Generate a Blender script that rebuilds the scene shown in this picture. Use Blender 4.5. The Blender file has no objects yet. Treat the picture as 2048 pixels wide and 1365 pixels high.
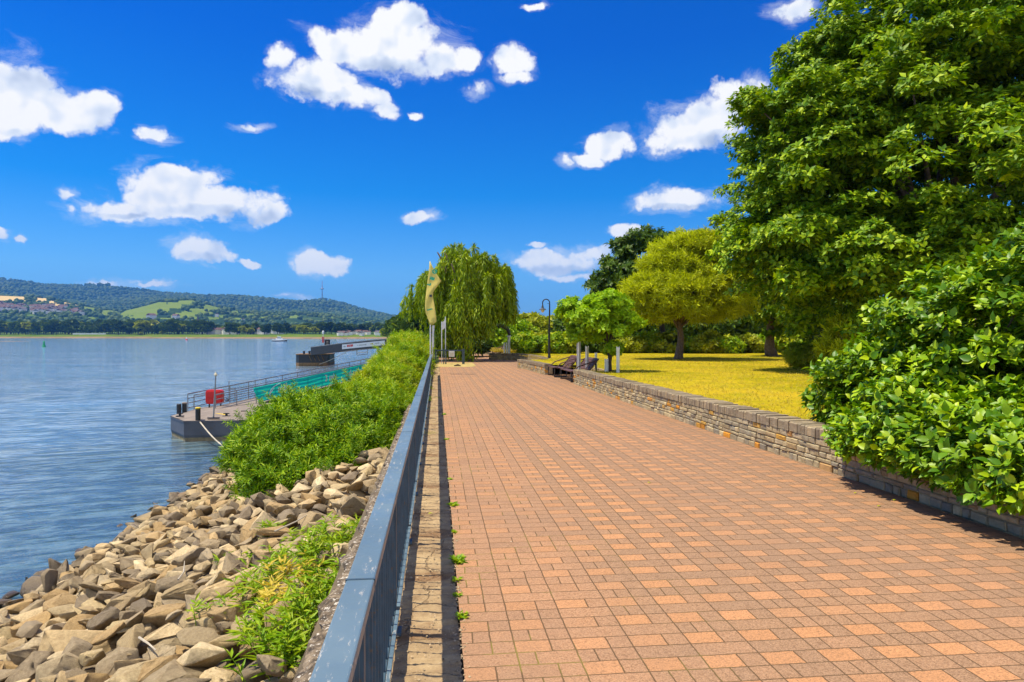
import bpy, math, random
import numpy as np
from mathutils import Vector, Matrix
R = math.radians
rng = np.random.default_rng(7)
random.seed(7)
scene = bpy.context.scene
col = scene.collection

# ------------------------------------------------------------------ camera
F = 1365.0                     # focal length in pixels of the 2048 px wide photograph
YAW = math.atan(150 / F)       # the promenade runs along +Y, its vanishing point lies left of centre
PITCH = math.atan(10.5 / F)
EYE = 1.70
cam_d = bpy.data.cameras.new('camera'); cam = bpy.data.objects.new('camera', cam_d); col.objects.link(cam)
cam_d.sensor_width = 36; cam_d.lens = 36 * F / 2048
cam_d.clip_start = 0.05; cam_d.clip_end = 30000
cam.location = (0, 0, EYE); cam.rotation_euler = (math.pi / 2 - PITCH, 0, -YAW)
scene.camera = cam
CR = cam.rotation_euler.to_matrix()

def ray(px, py): return CR @ Vector(((px - 1024) / F, -(py - 682.5) / F, -1))
def P(px, py, Z): return Vector((0, 0, EYE)) + ray(px, py) * Z           # a point at depth Z
def G(px, py, z=0.0):                                                     # a point on the level z
    r = ray(px, py); return Vector((0, 0, EYE)) + r * ((z - EYE) / r.z)

# ------------------------------------------------------------------ render, exposure
scene.view_settings.view_transform = 'Standard'; scene.view_settings.look = 'None'
scene.view_settings.exposure = 0.38; scene.view_settings.gamma = 1.0
scene.cycles.use_denoising = True
scene.cycles.use_adaptive_sampling = True; scene.cycles.adaptive_threshold = 0.02
scene.cycles.max_bounces = 6; scene.cycles.diffuse_bounces = 2; scene.cycles.glossy_bounces = 3
scene.cycles.transmission_bounces = 3; scene.cycles.volume_bounces = 0
scene.cycles.caustics_reflective = False; scene.cycles.caustics_refractive = False

# ------------------------------------------------------------------ sun
SUN_EL = R(69); SH = Vector((0.982, -0.191))          # shadows fall to the right and slightly toward us
sd = Vector((-SH.x * math.cos(SUN_EL), -SH.y * math.cos(SUN_EL), math.sin(SUN_EL)))
sl = bpy.data.lights.new('sun', 'SUN'); sl.energy = 5.0; sl.angle = R(0.53); sl.color = (1.0, 0.90, 0.70)
so = bpy.data.objects.new('sun', sl); col.objects.link(so)
so.rotation_euler = sd.to_track_quat('Z', 'Y').to_euler(); so.location = (-30, 10, 60)

# ------------------------------------------------------------------ world: Nishita sky with cumulus clouds
class NT:
    def __init__(s, tree): s.t = tree; s.n = tree.nodes; s.l = tree.links
    def node(s, kind, **kw):
        n = s.n.new(kind)
        for k, v in kw.items(): setattr(n, k, v)
        return n
    def put(s, sock, v):
        if v is None: return
        if hasattr(v, 'is_output'): s.l.new(v, sock)
        else: sock.default_value = v
    def m(s, op, a, b=None, c=None, clamp=False):
        n = s.node('ShaderNodeMath', operation=op); n.use_clamp = clamp
        for i, v in enumerate((a, b, c)): s.put(n.inputs[i], v)
        return n.outputs[0]
    def v(s, op, a, b=None, c=None):
        n = s.node('ShaderNodeVectorMath', operation=op)
        for i, x in enumerate((a, b, c)): s.put(n.inputs[i], x)
        return n.outputs['Value'] if op in ('DOT_PRODUCT', 'LENGTH', 'DISTANCE') else n.outputs['Vector']
    def mix(s, f, a, b, mode='MIX'):
        n = s.node('ShaderNodeMix', data_type='RGBA', blend_type=mode)
        s.put(n.inputs[0], f)
        s.put(n.inputs[6], c4(a)); s.put(n.inputs[7], c4(b))
        return n.outputs[2]
    def fmix(s, f, a, b):
        n = s.node('ShaderNodeMix', data_type='FLOAT')
        s.put(n.inputs[0], f); s.put(n.inputs[2], a); s.put(n.inputs[3], b)
        return n.outputs[0]
    def smooth(s, x, a, b, lo=0.0, hi=1.0):
        n = s.node('ShaderNodeMapRange', interpolation_type='SMOOTHSTEP')
        for i, q in enumerate((x, a, b, lo, hi)): s.put(n.inputs[i], q)
        return n.outputs[0]
    def noise(s, vec, scale, detail=4, rough=0.55, out='Fac', dist=0.0, dim='3D'):
        n = s.node('ShaderNodeTexNoise', noise_dimensions=dim)
        s.put(n.inputs['Vector'], vec); n.inputs['Scale'].default_value = scale
        n.inputs['Detail'].default_value = detail; n.inputs['Roughness'].default_value = rough
        n.inputs['Distortion'].default_value = dist
        return n.outputs[out]
    def voro(s, vec, scale, out='Distance', feature='F1'):
        n = s.node('ShaderNodeTexVoronoi', feature=feature)
        s.put(n.inputs['Vector'], vec); n.inputs['Scale'].default_value = scale
        return n.outputs[out]
    def ramp(s, f, stops, interp='LINEAR'):
        n = s.node('ShaderNodeValToRGB'); s.put(n.inputs[0], f)
        e = n.color_ramp; e.interpolation = interp
        while len(e.elements) < len(stops): e.elements.new(0.5)
        for el, (p, c) in zip(e.elements, stops): el.position = p; el.color = c4(c)
        return n.outputs[0]
    def xyz(s, vec):
        n = s.node('ShaderNodeSeparateXYZ'); s.put(n.inputs[0], vec); return n.outputs
    def comb(s, x, y, z=0.0):
        n = s.node('ShaderNodeCombineXYZ')
        for i, q in enumerate((x, y, z)): s.put(n.inputs[i], q)
        return n.outputs[0]
def c4(c):
    if hasattr(c, 'is_output') or c is None: return c
    return tuple(c) + (1.0,) if len(c) == 3 else tuple(c)

world = bpy.data.worlds.new('World'); scene.world = world; world.use_nodes = True
world.cycles.sampling_method = 'MANUAL'; world.cycles.sample_map_resolution = 512
W = NT(world.node_tree); W.n.clear()
sky = W.node('ShaderNodeTexSky', sky_type='NISHITA'); sky.sun_disc = False
sky.sun_elevation = SUN_EL; sky.sun_rotation = math.atan2(sd.x, sd.y)
sky.air_density = 1.0; sky.dust_density = 0.6; sky.ozone_density = 3.0; sky.altitude = 60
tc = W.node('ShaderNodeTexCoord'); D = W.v('NORMALIZE', tc.outputs['Generated'])
d = W.xyz(D)
az = W.m('ARCTAN2', d[0], d[1]); el = W.m('ARCSINE', d[2])
SKYX = (0.62, 0.93, 1.18)
hs = W.node('ShaderNodeGamma'); W.put(hs.inputs[0], sky.outputs[0]); hs.inputs[1].default_value = 1.0
lum = W.v('MULTIPLY', sky.outputs[0], (0.078, 0.078, 0.078))
# the deep polarised blue of the photograph: strongest overhead, gentle near the horizon
grade = W.ramp(el, [(0.0, (0.44, 0.84, 1.62)), (0.09, (0.42, 0.98, 1.60)), (0.20, (0.035, 0.74, 1.52)), (0.40, (0.0, 0.50, 1.50)), (1.0, (0.0, 0.42, 1.4))])
skyc = W.v('MULTIPLY', lum, grade)
# clouds: (px, py, rx, ry) in the directions seen in the photograph, turned into azimuth / elevation
def azel(px, py):
    r = ray(px, py).normalized(); return math.atan2(r.x, r.y), math.asin(r.z)
CL = [(35,180,72,72),(105,222,112,42),(185,205,48,30),(20,245,70,28),
      (775,92,118,62),(690,85,62,42),(800,45,62,36),(880,120,62,36),(930,132,24,20),
      (630,165,82,40),(563,122,34,30),(700,200,62,26),(752,226,44,20),
      (1022,122,36,34),(1030,158,36,16),(960,184,28,14),
      (340,390,105,46),(450,412,112,36),(230,414,66,22),(540,432,46,20),(350,430,150,24),(375,360,60,26),
      (312,272,46,17),(142,378,26,15),(152,410,11,12),(8,468,32,14),(62,476,20,10),(390,508,56,26),(485,525,26,10),
      (638,528,50,24),(843,442,38,17),(1128,522,106,28),(1160,552,74,11),(1095,510,50,20),(1180,508,46,20),(1248,462,38,18),
      (1358,400,86,25),(1340,380,34,18),(1395,245,90,52),(1470,205,58,42),(1345,280,54,32),(1228,292,50,30),(1180,322,40,14),(1132,326,20,12),
      (1600,14,60,22),(1078,0,38,12),(215,568,66,11),(310,577,80,8),(585,596,60,7),(500,252,46,9),(828,231,16,11),(1085,482,26,8)]
warp = W.noise(D, 9.0, 5, 0.62, out='Color')
warp = W.v('SUBTRACT', warp, (0.5, 0.5, 0.5))
wx = W.xyz(warp)
pa = W.comb(W.m('MULTIPLY_ADD', wx[0], 0.085, az), W.m('MULTIPLY_ADD', wx[1], 0.060, el), 0.0)
F1 = None; SHD = None
for (cx, cy, rx, ry) in CL:
    a0, e0 = azel(cx, cy); a1, _ = azel(cx + rx, cy); _, e1 = azel(cx, cy - ry)
    ra = abs(a1 - a0) * 1.22; re = abs(e1 - e0) * 1.22
    k = 1.0 if rx * ry > 900 else 0.8
    q = W.v('MULTIPLY_ADD', pa, (1 / ra, 1 / re, 0), (-a0 / ra, -e0 / re, 0))
    dd = W.v('DOT_PRODUCT', q, q)
    if k < 1: dd = W.m('ADD', dd, 0.25)
    F1 = dd if F1 is None else W.m('MINIMUM', F1, dd)
for (cx, cy, rx, ry) in [(800,135,120,26),(440,436,130,17),(60,262,70,14),(1420,285,80,22),(640,190,60,14),(1130,538,90,12),(1360,415,70,10),(395,524,46,10),(230,424,60,8)]:
    a0, e0 = azel(cx, cy); a1, _ = azel(cx + rx, cy); _, e1 = azel(cx, cy - ry)
    ra = abs(a1 - a0); re = abs(e1 - e0)
    q = W.v('MULTIPLY_ADD', pa, (1 / ra, 1 / re, 0), (-a0 / ra, -e0 / re, 0))
    dd = W.v('DOT_PRODUCT', q, q)
    SHD = dd if SHD is None else W.m('MINIMUM', SHD, dd)
n1 = W.noise(D, 17.0, 9, 0.60)
n4 = W.noise(D, 15.0, 3, 0.5); n2 = W.noise(W.v('ADD', D, (-0.010, 0.0, 0.014)), 15.0, 3, 0.5)
# unseen cloud cover added behind the camera for neutral white fill light
nb = W.noise(D, 3.4, 6, 0.55)
back = W.m('MULTIPLY', W.smooth(d[1], -0.25, 0.1, 1.0, 0.0), W.smooth(nb, 0.43, 0.52))
dens = W.m('SUBTRACT', 1.0, F1)
dens = W.m('MULTIPLY_ADD', W.m('SUBTRACT', n1, 0.5), 2.9, dens)
mask = W.smooth(dens, 0.14, 0.66)
n3 = W.noise(W.v('MULTIPLY', D, (1.0, 1.0, 2.2)), 11.0, 9, 0.70, dist=0.8)
wisp = W.m('MULTIPLY_ADD', W.m('SUBTRACT', n3, 0.5), 5.0, W.m('SUBTRACT', 1.35, F1))
mask = W.m('MAXIMUM', mask, W.smooth(wisp, 0.1, 2.2, 0.0, 0.55))
lit = W.m('MULTIPLY_ADD', W.m('SUBTRACT', n4, n2), 2.2, 0.86)
lit = W.m('SUBTRACT', lit, W.smooth(SHD, 0.0, 1.6, 0.42, 0.0), clamp=True)
low = W.smooth(el, 0.0, 0.22, 0.55, 1.0)
ccol = W.ramp(lit, [(0.25, (0.33, 0.41, 0.58)), (0.60, (0.60, 0.66, 0.76)), (0.85, (0.80, 0.80, 0.80))])
ccol = W.mix(W.m('SUBTRACT', 1.0, low), ccol, (0.48, 0.58, 0.74))
mask = W.m('MULTIPLY', mask, W.fmix(low, 0.75, 1.0))
fin = W.mix(mask, skyc, ccol)
fin = W.mix(back, fin, (0.85, 0.87, 0.90))
bgn = W.node('ShaderNodeBackground'); W.put(bgn.inputs[0], fin); bgn.inputs[1].default_value = 1.0
wo = W.node('ShaderNodeOutputWorld'); W.l.new(bgn.outputs[0], wo.inputs[0])

# ------------------------------------------------------------------ tagging, object building
def tag(o, label=None, cat=None, group=None, kind=None):
    if label: o['label'] = label
    if cat: o['category'] = cat
    if group: o['group'] = group
    if kind: o['kind'] = kind
    return o
def empty(name, loc, label, cat, group=None, rz=0.0):
    o = bpy.data.objects.new(name, None); col.objects.link(o)
    o.location = loc; o.rotation_euler = (0, 0, rz); o.empty_display_size = 0.3
    return tag(o, label, cat, group)
def link(name, me, mat=None, parent=None):
    o = bpy.data.objects.new(name, me); col.objects.link(o)
    if mat is not None and not me.materials: me.materials.append(mat)
    if parent is not None: o.parent = parent
    return o
def copy_tree(o, parent=None, group=None):
    c = o.copy(); col.objects.link(c)
    if parent is not None: c.parent = parent; c.matrix_parent_inverse = o.matrix_parent_inverse.copy()
    for ch in list(o.children): copy_tree(ch, c)
    return c

class MB:
    """collects simple solids and links them as one mesh"""
    def __init__(s): s.v = []; s.f = []
    def add(s, vs, fs):
        k = len(s.v); s.v += [tuple(v) for v in vs]; s.f += [tuple(i + k for i in f) for f in fs]; return s
    def box(s, c, h, rz=0.0, M=None):
        cx, cy, cz = c; hx, hy, hz = h; ca, sa = math.cos(rz), math.sin(rz); vs = []
        for dx, dy, dz in ((-1,-1,-1),(1,-1,-1),(1,1,-1),(-1,1,-1),(-1,-1,1),(1,-1,1),(1,1,1),(-1,1,1)):
            x, y, z = dx * hx, dy * hy, dz * hz
            p = Vector((cx + x * ca - y * sa, cy + x * sa + y * ca, cz + z))
            vs.append(M @ p if M is not None else p)
        return s.add(vs, [(0,3,2,1),(4,5,6,7),(0,1,5,4),(1,2,6,5),(2,3,7,6),(3,0,4,7)])
    def tube(s, pts, rad, n=8, cap=True):
        pts = [Vector(p) for p in pts]
        if not hasattr(rad, '__len__'): rad = [rad] * len(pts)
        vs = []; fs = []; up = None
        for i, p in enumerate(pts):
            a = pts[max(i - 1, 0)]; b = pts[min(i + 1, len(pts) - 1)]; t = (b - a).normalized()
            if up is None: up = Vector((0, 0, 1)) if abs(t.z) < 0.9 else Vector((1, 0, 0))
            u = t.cross(up).normalized(); w = u.cross(t).normalized(); up = w
            for k in range(n):
                a_ = 2 * math.pi * k / n; vs.append(p + (u * math.cos(a_) + w * math.sin(a_)) * rad[i])
        for i in range(len(pts) - 1):
            for k in range(n):
                k2 = (k + 1) % n; fs.append((i * n + k, i * n + k2, (i + 1) * n + k2, (i + 1) * n + k))
        if cap: fs.append(tuple(range(n))[::-1]); fs.append(tuple((len(pts) - 1) * n + k for k in range(n)))
        return s.add(vs, fs)
    def lathe(s, prof, c=(0, 0, 0), n=20):
        vs = []; fs = []
        for r, z in prof:
            for k in range(n):
                a = 2 * math.pi * k / n; vs.append((c[0] + r * math.cos(a), c[1] + r * math.sin(a), c[2] + z))
        for i in range(len(prof) - 1):
            for k in range(n):
                k2 = (k + 1) % n; fs.append((i * n + k, i * n + k2, (i + 1) * n + k2, (i + 1) * n + k))
        fs.append(tuple(range(n))[::-1]); fs.append(tuple((len(prof) - 1) * n + k for k in range(n)))
        return s.add(vs, fs)
    def prism(s, outline, z0, z1):
        n = len(outline); vs = [(x, y, z0) for x, y in outline] + [(x, y, z1) for x, y in outline]
        fs = [tuple(range(n))[::-1], tuple(range(n, 2 * n))] + [(i, (i + 1) % n, n + (i + 1) % n, n + i) for i in range(n)]
        return s.add(vs, fs)
    def build(s, name, mat, parent=None, bevel=0.0, smooth=False):
        me = bpy.data.meshes.new(name); me.from_pydata(s.v, [], s.f); me.materials.append(mat)
        if smooth: me.polygons.foreach_set('use_smooth', [True] * len(me.polygons))
        o = link(name, me, None, parent)
        if bevel:
            b = o.modifiers.new('bevel', 'BEVEL'); b.width = bevel; b.segments = 2; b.limit_method = 'ANGLE'; b.angle_limit = R(40)
        return o

def mesh_arrays(name, verts, groups, mat=None, smooth=False, uv=None):
    """verts (n,3); groups: list of (m,c) index arrays"""
    me = bpy.data.meshes.new(name)
    verts = np.asarray(verts, dtype=np.float32)
    me.vertices.add(len(verts)); me.vertices.foreach_set('co', verts.ravel())
    loops = np.concatenate([g.ravel() for g in groups]).astype(np.int32)
    tot = np.concatenate([np.full(len(g), g.shape[1]) for g in groups]).astype(np.int32)
    me.loops.add(len(loops)); me.loops.foreach_set('vertex_index', loops)
    me.polygons.add(len(tot)); me.polygons.foreach_set('loop_start', np.concatenate([[0], np.cumsum(tot)[:-1]]).astype(np.int32))
    me.update(calc_edges=True)
    if smooth: me.polygons.foreach_set('use_smooth', np.ones(len(tot), dtype=bool))
    if mat is not None: me.materials.append(mat)
    me.validate()
    return me

def unit(a): return a / np.maximum(np.linalg.norm(a, axis=-1, keepdims=True), 1e-9)

def frames(along, normal):
    Y = unit(along); Z = unit(normal - (normal * Y).sum(-1, keepdims=True) * Y); X = np.cross(Y, Z)
    return X, Y, Z

def stamp(T, pos, X, Y, Z, s):
    """copies of a template (verts, [face arrays]) at frames -> verts, groups"""
    V, fg = T; n = len(pos); k = len(V)
    s = np.asarray(s, dtype=float).reshape(-1, 1, 1)
    out = pos[:, None, :] + s * (V[None, :, 0:1] * X[:, None, :] + V[None, :, 1:2] * Y[:, None, :] + V[None, :, 2:3] * Z[:, None, :])
    off = (np.arange(n) * k)[:, None, None]
    return out.reshape(-1, 3), [(f[None] + off).reshape(-1, f.shape[1]) for f in fg]

def join(parts):
    vs = []; gs = {}; k = 0
    for v, groups in parts:
        vs.append(v)
        for g in groups: gs.setdefault(g.shape[1], []).append(g + k)
        k += len(v)
    return np.concatenate(vs), [np.concatenate(g) for g in gs.values()]

# leaf templates -------------------------------------------------------------
LEAF_FOLD = (np.array([(0,0,0),(-.27,.42,.09),(0,1,-.10),(.27,.42,.09),(0,.45,-.01)], float),
             [np.array([(0,4,1),(1,4,2),(0,3,4),(3,2,4)])])
LEAF_NARROW = (np.array([(0,0,0),(-.10,.4,.03),(0,1,-.14),(.10,.4,.03)], float), [np.array([(0,3,2),(0,2,1)])])
LEAF_BROAD = (np.array([(0,0,0),(-.27,.22,.05),(-.31,.5,.05),(-.16,.8,-.03),(0,1.04,-.20),(.16,.8,-.03),(.31,.5,.05),(.27,.22,.05),(0,.25,-.03),(0,.52,-.045),(0,.8,-.10)], float),
              [np.array([(0,8,1),(3,10,4),(0,7,8),(5,4,10)]), np.array([(1,8,9,2),(2,9,10,3),(8,7,6,9),(9,6,5,10)])])
def sprig(leaf, n, spread, rise, r0=0.0, seed=1, jitter=0.15, fill=1.0):
    """a rosette of n leaves round +Y (the shoot), opening by `spread` and drooping"""
    g = np.random.default_rng(seed); parts = []
    for i in range(n):
        a = 2 * math.pi * (i * 0.382 + g.uniform(-jitter, jitter)); t = (i + .5) / n
        sp = spread * (0.6 + 0.5 * (1 - t)); side = np.array([math.cos(a), 0, math.sin(a)])
        al = unit(side * math.sin(sp) + np.array([0, math.cos(sp), 0])); no = unit(np.array([0, 1.0, 0]) * 0.9 - side * 0.2 + g.normal(0, .12, 3))
        X, Y, Z = frames(al[None], no[None])
        parts.append(stamp(leaf, np.array([[0, rise * t, 0]]) + al * r0, X, Y, Z, [fill * g.uniform(.8, 1.1)]))
    return join(parts)
# ------------------------------------------------------------------ materials
def new_mat(name):
    m = bpy.data.materials.new(name); m.use_nodes = True; T = NT(m.node_tree)
    b = T.n['Principled BSDF']; return m, T, b
def simple(name, colr, rough=0.6, metal=0.0, var=0.12, scale=6.0, bump=0.0, spec=0.5, dirt=None):
    m, T, b = new_mat(name)
    tcn = T.node('ShaderNodeTexCoord'); n = T.noise(tcn.outputs['Object'], scale, 5, 0.6)
    f = T.smooth(n, 0.3, 0.7)
    c1 = tuple(x * (1 - var) for x in colr); c2 = tuple(min(1, x * (1 + var)) for x in colr)
    c = T.mix(f, c1, c2)
    if dirt:
        n2 = T.noise(tcn.outputs['Object'], scale * 3.1, 6, 0.7); c = T.mix(T.smooth(n2, 0.56, 0.68), c, dirt)
    T.put(b.inputs['Base Color'], c); b.inputs['Roughness'].default_value = rough; b.inputs['Metallic'].default_value = metal
    b.inputs['Specular IOR Level'].default_value = spec
    if bump:
        bn = T.node('ShaderNodeBump'); bn.inputs['Strength'].default_value = bump; bn.inputs['Distance'].default_value = 0.02
        T.put(bn.inputs['Height'], T.noise(tcn.outputs['Object'], scale * 5, 6, 0.7)); T.l.new(bn.outputs[0], b.inputs['Normal'])
    return m
def leaf_mat(name, stops, trans=0.35, rough=0.45, spec=0.35, patch=0.0, pcol=None, pscale=0.5):
    m, T, b = new_mat(name)
    g = T.node('ShaderNodeNewGeometry')
    r = T.ramp(g.outputs['Random Per Island'], [(i / (len(stops) - 1), c) for i, c in enumerate(stops)])
    n = T.noise(g.outputs['Position'], 0.9, 3)
    r = T.mix(T.smooth(n, 0.3, 0.7, 0.0, 0.45), r, stops[0], 'MIX')
    if pcol is not None:
        r = T.mix(T.m('MULTIPLY', T.smooth(T.noise(g.outputs['Position'], pscale, 3), 0.48, 0.62), patch), r, pcol)
    T.put(b.inputs['Base Color'], r); b.inputs['Roughness'].default_value = rough; b.inputs['Specular IOR Level'].default_value = spec
    tr = T.node('ShaderNodeBsdfTranslucent'); T.put(tr.inputs[0], T.mix(1.0, r, (1.0, 1.0, 0.35), 'MULTIPLY'))
    mx = T.node('ShaderNodeMixShader'); mx.inputs[0].default_value = trans
    T.l.new(b.outputs[0], mx.inputs[1]); T.l.new(tr.outputs[0], mx.inputs[2])
    T.l.new(mx.outputs[0], T.n['Material Output'].inputs[0])
    return m
M = {}
M['leaf_maple'] = leaf_mat('leaf_maple', [(.06,.15,.002),(.16,.31,.003),(.33,.49,.005),(.56,.68,.010)], 0.22, rough=.5, spec=.2)
M['leaf_bush'] = leaf_mat('leaf_bush', [(.05,.15,.002),(.15,.31,.003),(.32,.50,.005),(.55,.68,.012)], 0.20, rough=0.42, spec=0.3)
M['leaf_bank'] = leaf_mat('leaf_bank', [(.11,.25,.004),(.24,.42,.006),(.40,.56,.008),(.58,.66,.015)], 0.34, spec=.2, patch=0.38, pcol=(.62,.50,.012), pscale=0.5)
M['leaf_bank_green'] = leaf_mat('leaf_bank_green', [(.06,.17,.003),(.17,.35,.004),(.34,.53,.006),(.54,.68,.012)], 0.26, spec=.2)
M['leaf_willow'] = leaf_mat('leaf_willow', [(.13,.23,.003),(.30,.42,.005),(.56,.64,.010)], 0.34, spec=.2)
M['leaf_yellow'] = leaf_mat('leaf_yellow', [(.33,.40,.005),(.54,.60,.006),(.76,.80,.015)], 0.38, spec=.15)
M['leaf_lime'] = leaf_mat('leaf_lime', [(.22,.42,.006),(.36,.58,.010),(.50,.66,.015)], 0.40, spec=.2)
M['leaf_dark'] = leaf_mat('leaf_dark', [(.04,.09,.006),(.08,.15,.007),(.14,.22,.010)], 0.22, spec=.2)
M['leaf_olive'] = leaf_mat('leaf_olive', [(.22,.28,.006),(.36,.40,.008),(.50,.48,.012)], 0.32, spec=.2)
M['leaf_far'] = leaf_mat('leaf_far', [(.020,.050,.008),(.040,.085,.010),(.08,.13,.012),(.12,.16,.015)], 0.1, spec=.1)
M['leaf_belt'] = leaf_mat('leaf_belt', [(.05,.10,.008),(.10,.16,.010),(.16,.22,.012)], 0.15, spec=.1)
M['weed'] = leaf_mat('weed', [(.17,.34,.008),(.32,.48,.012),(.52,.56,.03)], 0.35, spec=.2)
M['straw'] = leaf_mat('straw', [(.60,.46,.06),(.75,.58,.10),(.45,.44,.04)], 0.3, rough=.8)
M['bark'] = simple('bark', (.16,.11,.075), 0.9, var=.35, scale=9, bump=.6)
M['bark_dark'] = simple('bark_dark', (.07,.05,.035), 0.9, var=.3, scale=9, bump=.5)

def make_paving():
    m, T, b = new_mat('brick_paving')
    g = T.node('ShaderNodeNewGeometry'); wob = T.v('SUBTRACT', T.noise(g.outputs['Position'], 2.2, 3, out='Color'), (.5,.5,.5))
    fine = T.v('SUBTRACT', T.noise(g.outputs['Position'], 22, 2, out='Color'), (.5,.5,.5))
    pos = T.v('ADD', g.outputs['Position'], T.v('ADD', T.v('MULTIPLY', wob, (.014,.014,0)), T.v('MULTIPLY', fine, (.007,.009,0))))
    p = T.xyz(pos)
    PX, WX, RY = 0.322, 0.196, 0.139
    x = T.m('SUBTRACT', p[0], 0.13 - 0.03)
    u = T.m('DIVIDE', x, PX); iu = T.m('FLOOR', u); fu = T.m('MULTIPLY', T.m('SUBTRACT', u, iu), PX)
    w = T.m('DIVIDE', p[1], RY); iw = T.m('FLOOR', w); fw = T.m('MULTIPLY', T.m('SUBTRACT', w, iw), RY)
    par = T.m('MODULO', T.m('ADD', iw, 2000), 2.0)
    wide = T.m('LESS_THAN', fu, WX)
    # joints: both long lines, plus a mid joint in some bricks of the odd rows
    rowr = T.node('ShaderNodeTexWhiteNoise', noise_dimensions='3D'); T.put(rowr.inputs['Vector'], T.comb(iu, iw, 3.0))
    half = T.m('MULTIPLY', par, T.m('GREATER_THAN', rowr.outputs['Value'], 0.35))
    d1 = T.m('MINIMUM', fu, T.m('SUBTRACT', PX, fu)); d2 = T.m('ABSOLUTE', T.m('SUBTRACT', fu, WX))
    openj = T.m('MULTIPLY', par, T.m('LESS_THAN', rowr.outputs['Value'], 0.55))     # some odd-row joints are missing
    d2 = T.m('MULTIPLY_ADD', openj, 1.0, d2)
    d3 = T.m('ADD', T.m('ABSOLUTE', T.m('SUBTRACT', fu, WX * .5)), T.m('MULTIPLY', T.m('SUBTRACT', 1.0, half), 1.0))
    dy = T.m('MINIMUM', fw, T.m('SUBTRACT', RY, fw))
    dist = T.m('MINIMUM', T.m('MINIMUM', d1, d2), T.m('MINIMUM', d3, dy))
    face = T.smooth(dist, 0.0018, 0.0060)
    sub = T.m('MULTIPLY', half, T.m('GREATER_THAN', fu, WX * .5))
    bid = T.comb(T.m('MULTIPLY_ADD', iu, 3.0, T.m('ADD', T.m('MULTIPLY', wide, T.m('SUBTRACT', 1.0, openj)), sub)), iw, 1.0)
    wn = T.node('ShaderNodeTexWhiteNoise', noise_dimensions='3D'); T.put(wn.inputs['Vector'], bid)
    rnd = wn.outputs['Value']; rc = T.xyz(wn.outputs['Color'])
    orange = T.m('MULTIPLY', wide, T.m('SUBTRACT', 1.0, par))
    left = T.smooth(p[0], 0.75, 1.5)
    orange = T.m('MULTIPLY', orange, T.fmix(left, T.fmix(T.m('GREATER_THAN', rc[2], 0.35), 0.2, 0.75), T.fmix(T.m('GREATER_THAN', rc[2], 0.05), 0.6, 1.0)))
    cg = T.ramp(rnd, [(0, (.250,.153,.090)), (.4, (.270,.162,.093)), (.75, (.290,.170,.095)), (1, (.32,.182,.100))])
    co = T.ramp(rnd, [(0, (.41,.210,.098)), (.5, (.435,.222,.102)), (1, (.47,.24,.112))])
    cp = T.ramp(rc[1], [(0, (.29,.165,.095)), (1, (.41,.22,.115))])
    cg = T.mix(T.m('MULTIPLY', T.m('SUBTRACT', 1.0, left), 0.75), cg, cp)
    c = T.mix(orange, cg, co)
    mid = T.noise(g.outputs['Position'], 34, 4, 0.7, dist=1.6); worm = T.smooth(T.m('ABSOLUTE', T.m('SUBTRACT', mid, .5)), .0, .06, 1, 0); c = T.mix(T.m('MULTIPLY', worm, T.m('MULTIPLY', T.m('SUBTRACT', 1.0, orange), .45)), c, (.46,.30,.18)); c = T.mix(T.m('MULTIPLY', T.smooth(mid, .50, .66), T.m('SUBTRACT', .55, T.m('MULTIPLY', orange, .42))), c, T.mix(1.0, c, (.62,.60,.58), 'MULTIPLY'))
    sp = T.noise(g.outputs['Position'], 130, 3, 0.8); c = T.mix(T.smooth(sp, .40, .62, 0, .8), c, T.mix(1.0, c, (1.5,1.45,1.4), 'MULTIPLY'))
    sp2 = T.noise(g.outputs['Position'], 75, 4, 0.75); c = T.mix(T.smooth(sp2, .50, .64, 0, .6), c, (.17,.10,.05))
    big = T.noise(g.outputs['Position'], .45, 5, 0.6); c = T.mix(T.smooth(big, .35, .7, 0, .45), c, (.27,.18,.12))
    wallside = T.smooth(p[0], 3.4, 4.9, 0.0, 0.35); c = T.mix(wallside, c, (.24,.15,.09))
    spots = T.voro(g.outputs['Position'], 3.5); c = T.mix(T.smooth(spots, .02, .035, .7, 0), c, (.62,.55,.42))
    moss = T.smooth(T.noise(g.outputs['Position'], 1.6, 4, .6), .50, .62)
    jc = T.mix(T.m('MULTIPLY', moss, T.smooth(p[0], 2.2, .4, 0, .9)), (.13,.08,.04), (.22,.18,.04))
    c = T.mix(1.0, T.mix(face, jc, c), (.95, .93, .93), 'MULTIPLY')
    T.put(b.inputs['Base Color'], c); b.inputs['Roughness'].default_value = .88; b.inputs['Specular IOR Level'].default_value = .2
    h = T.m('ADD', T.m('MULTIPLY', face, .8), T.m('MULTIPLY', T.noise(g.outputs['Position'], 60, 5, .7), .7))
    h = T.m('MULTIPLY_ADD', rc[0], .5, h)
    bn = T.node('ShaderNodeBump'); bn.inputs['Strength'].default_value = .55; bn.inputs['Distance'].default_value = .006
    T.put(bn.inputs['Height'], h); T.l.new(bn.outputs[0], b.inputs['Normal'])
    return m
M['paving'] = make_paving()

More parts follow.
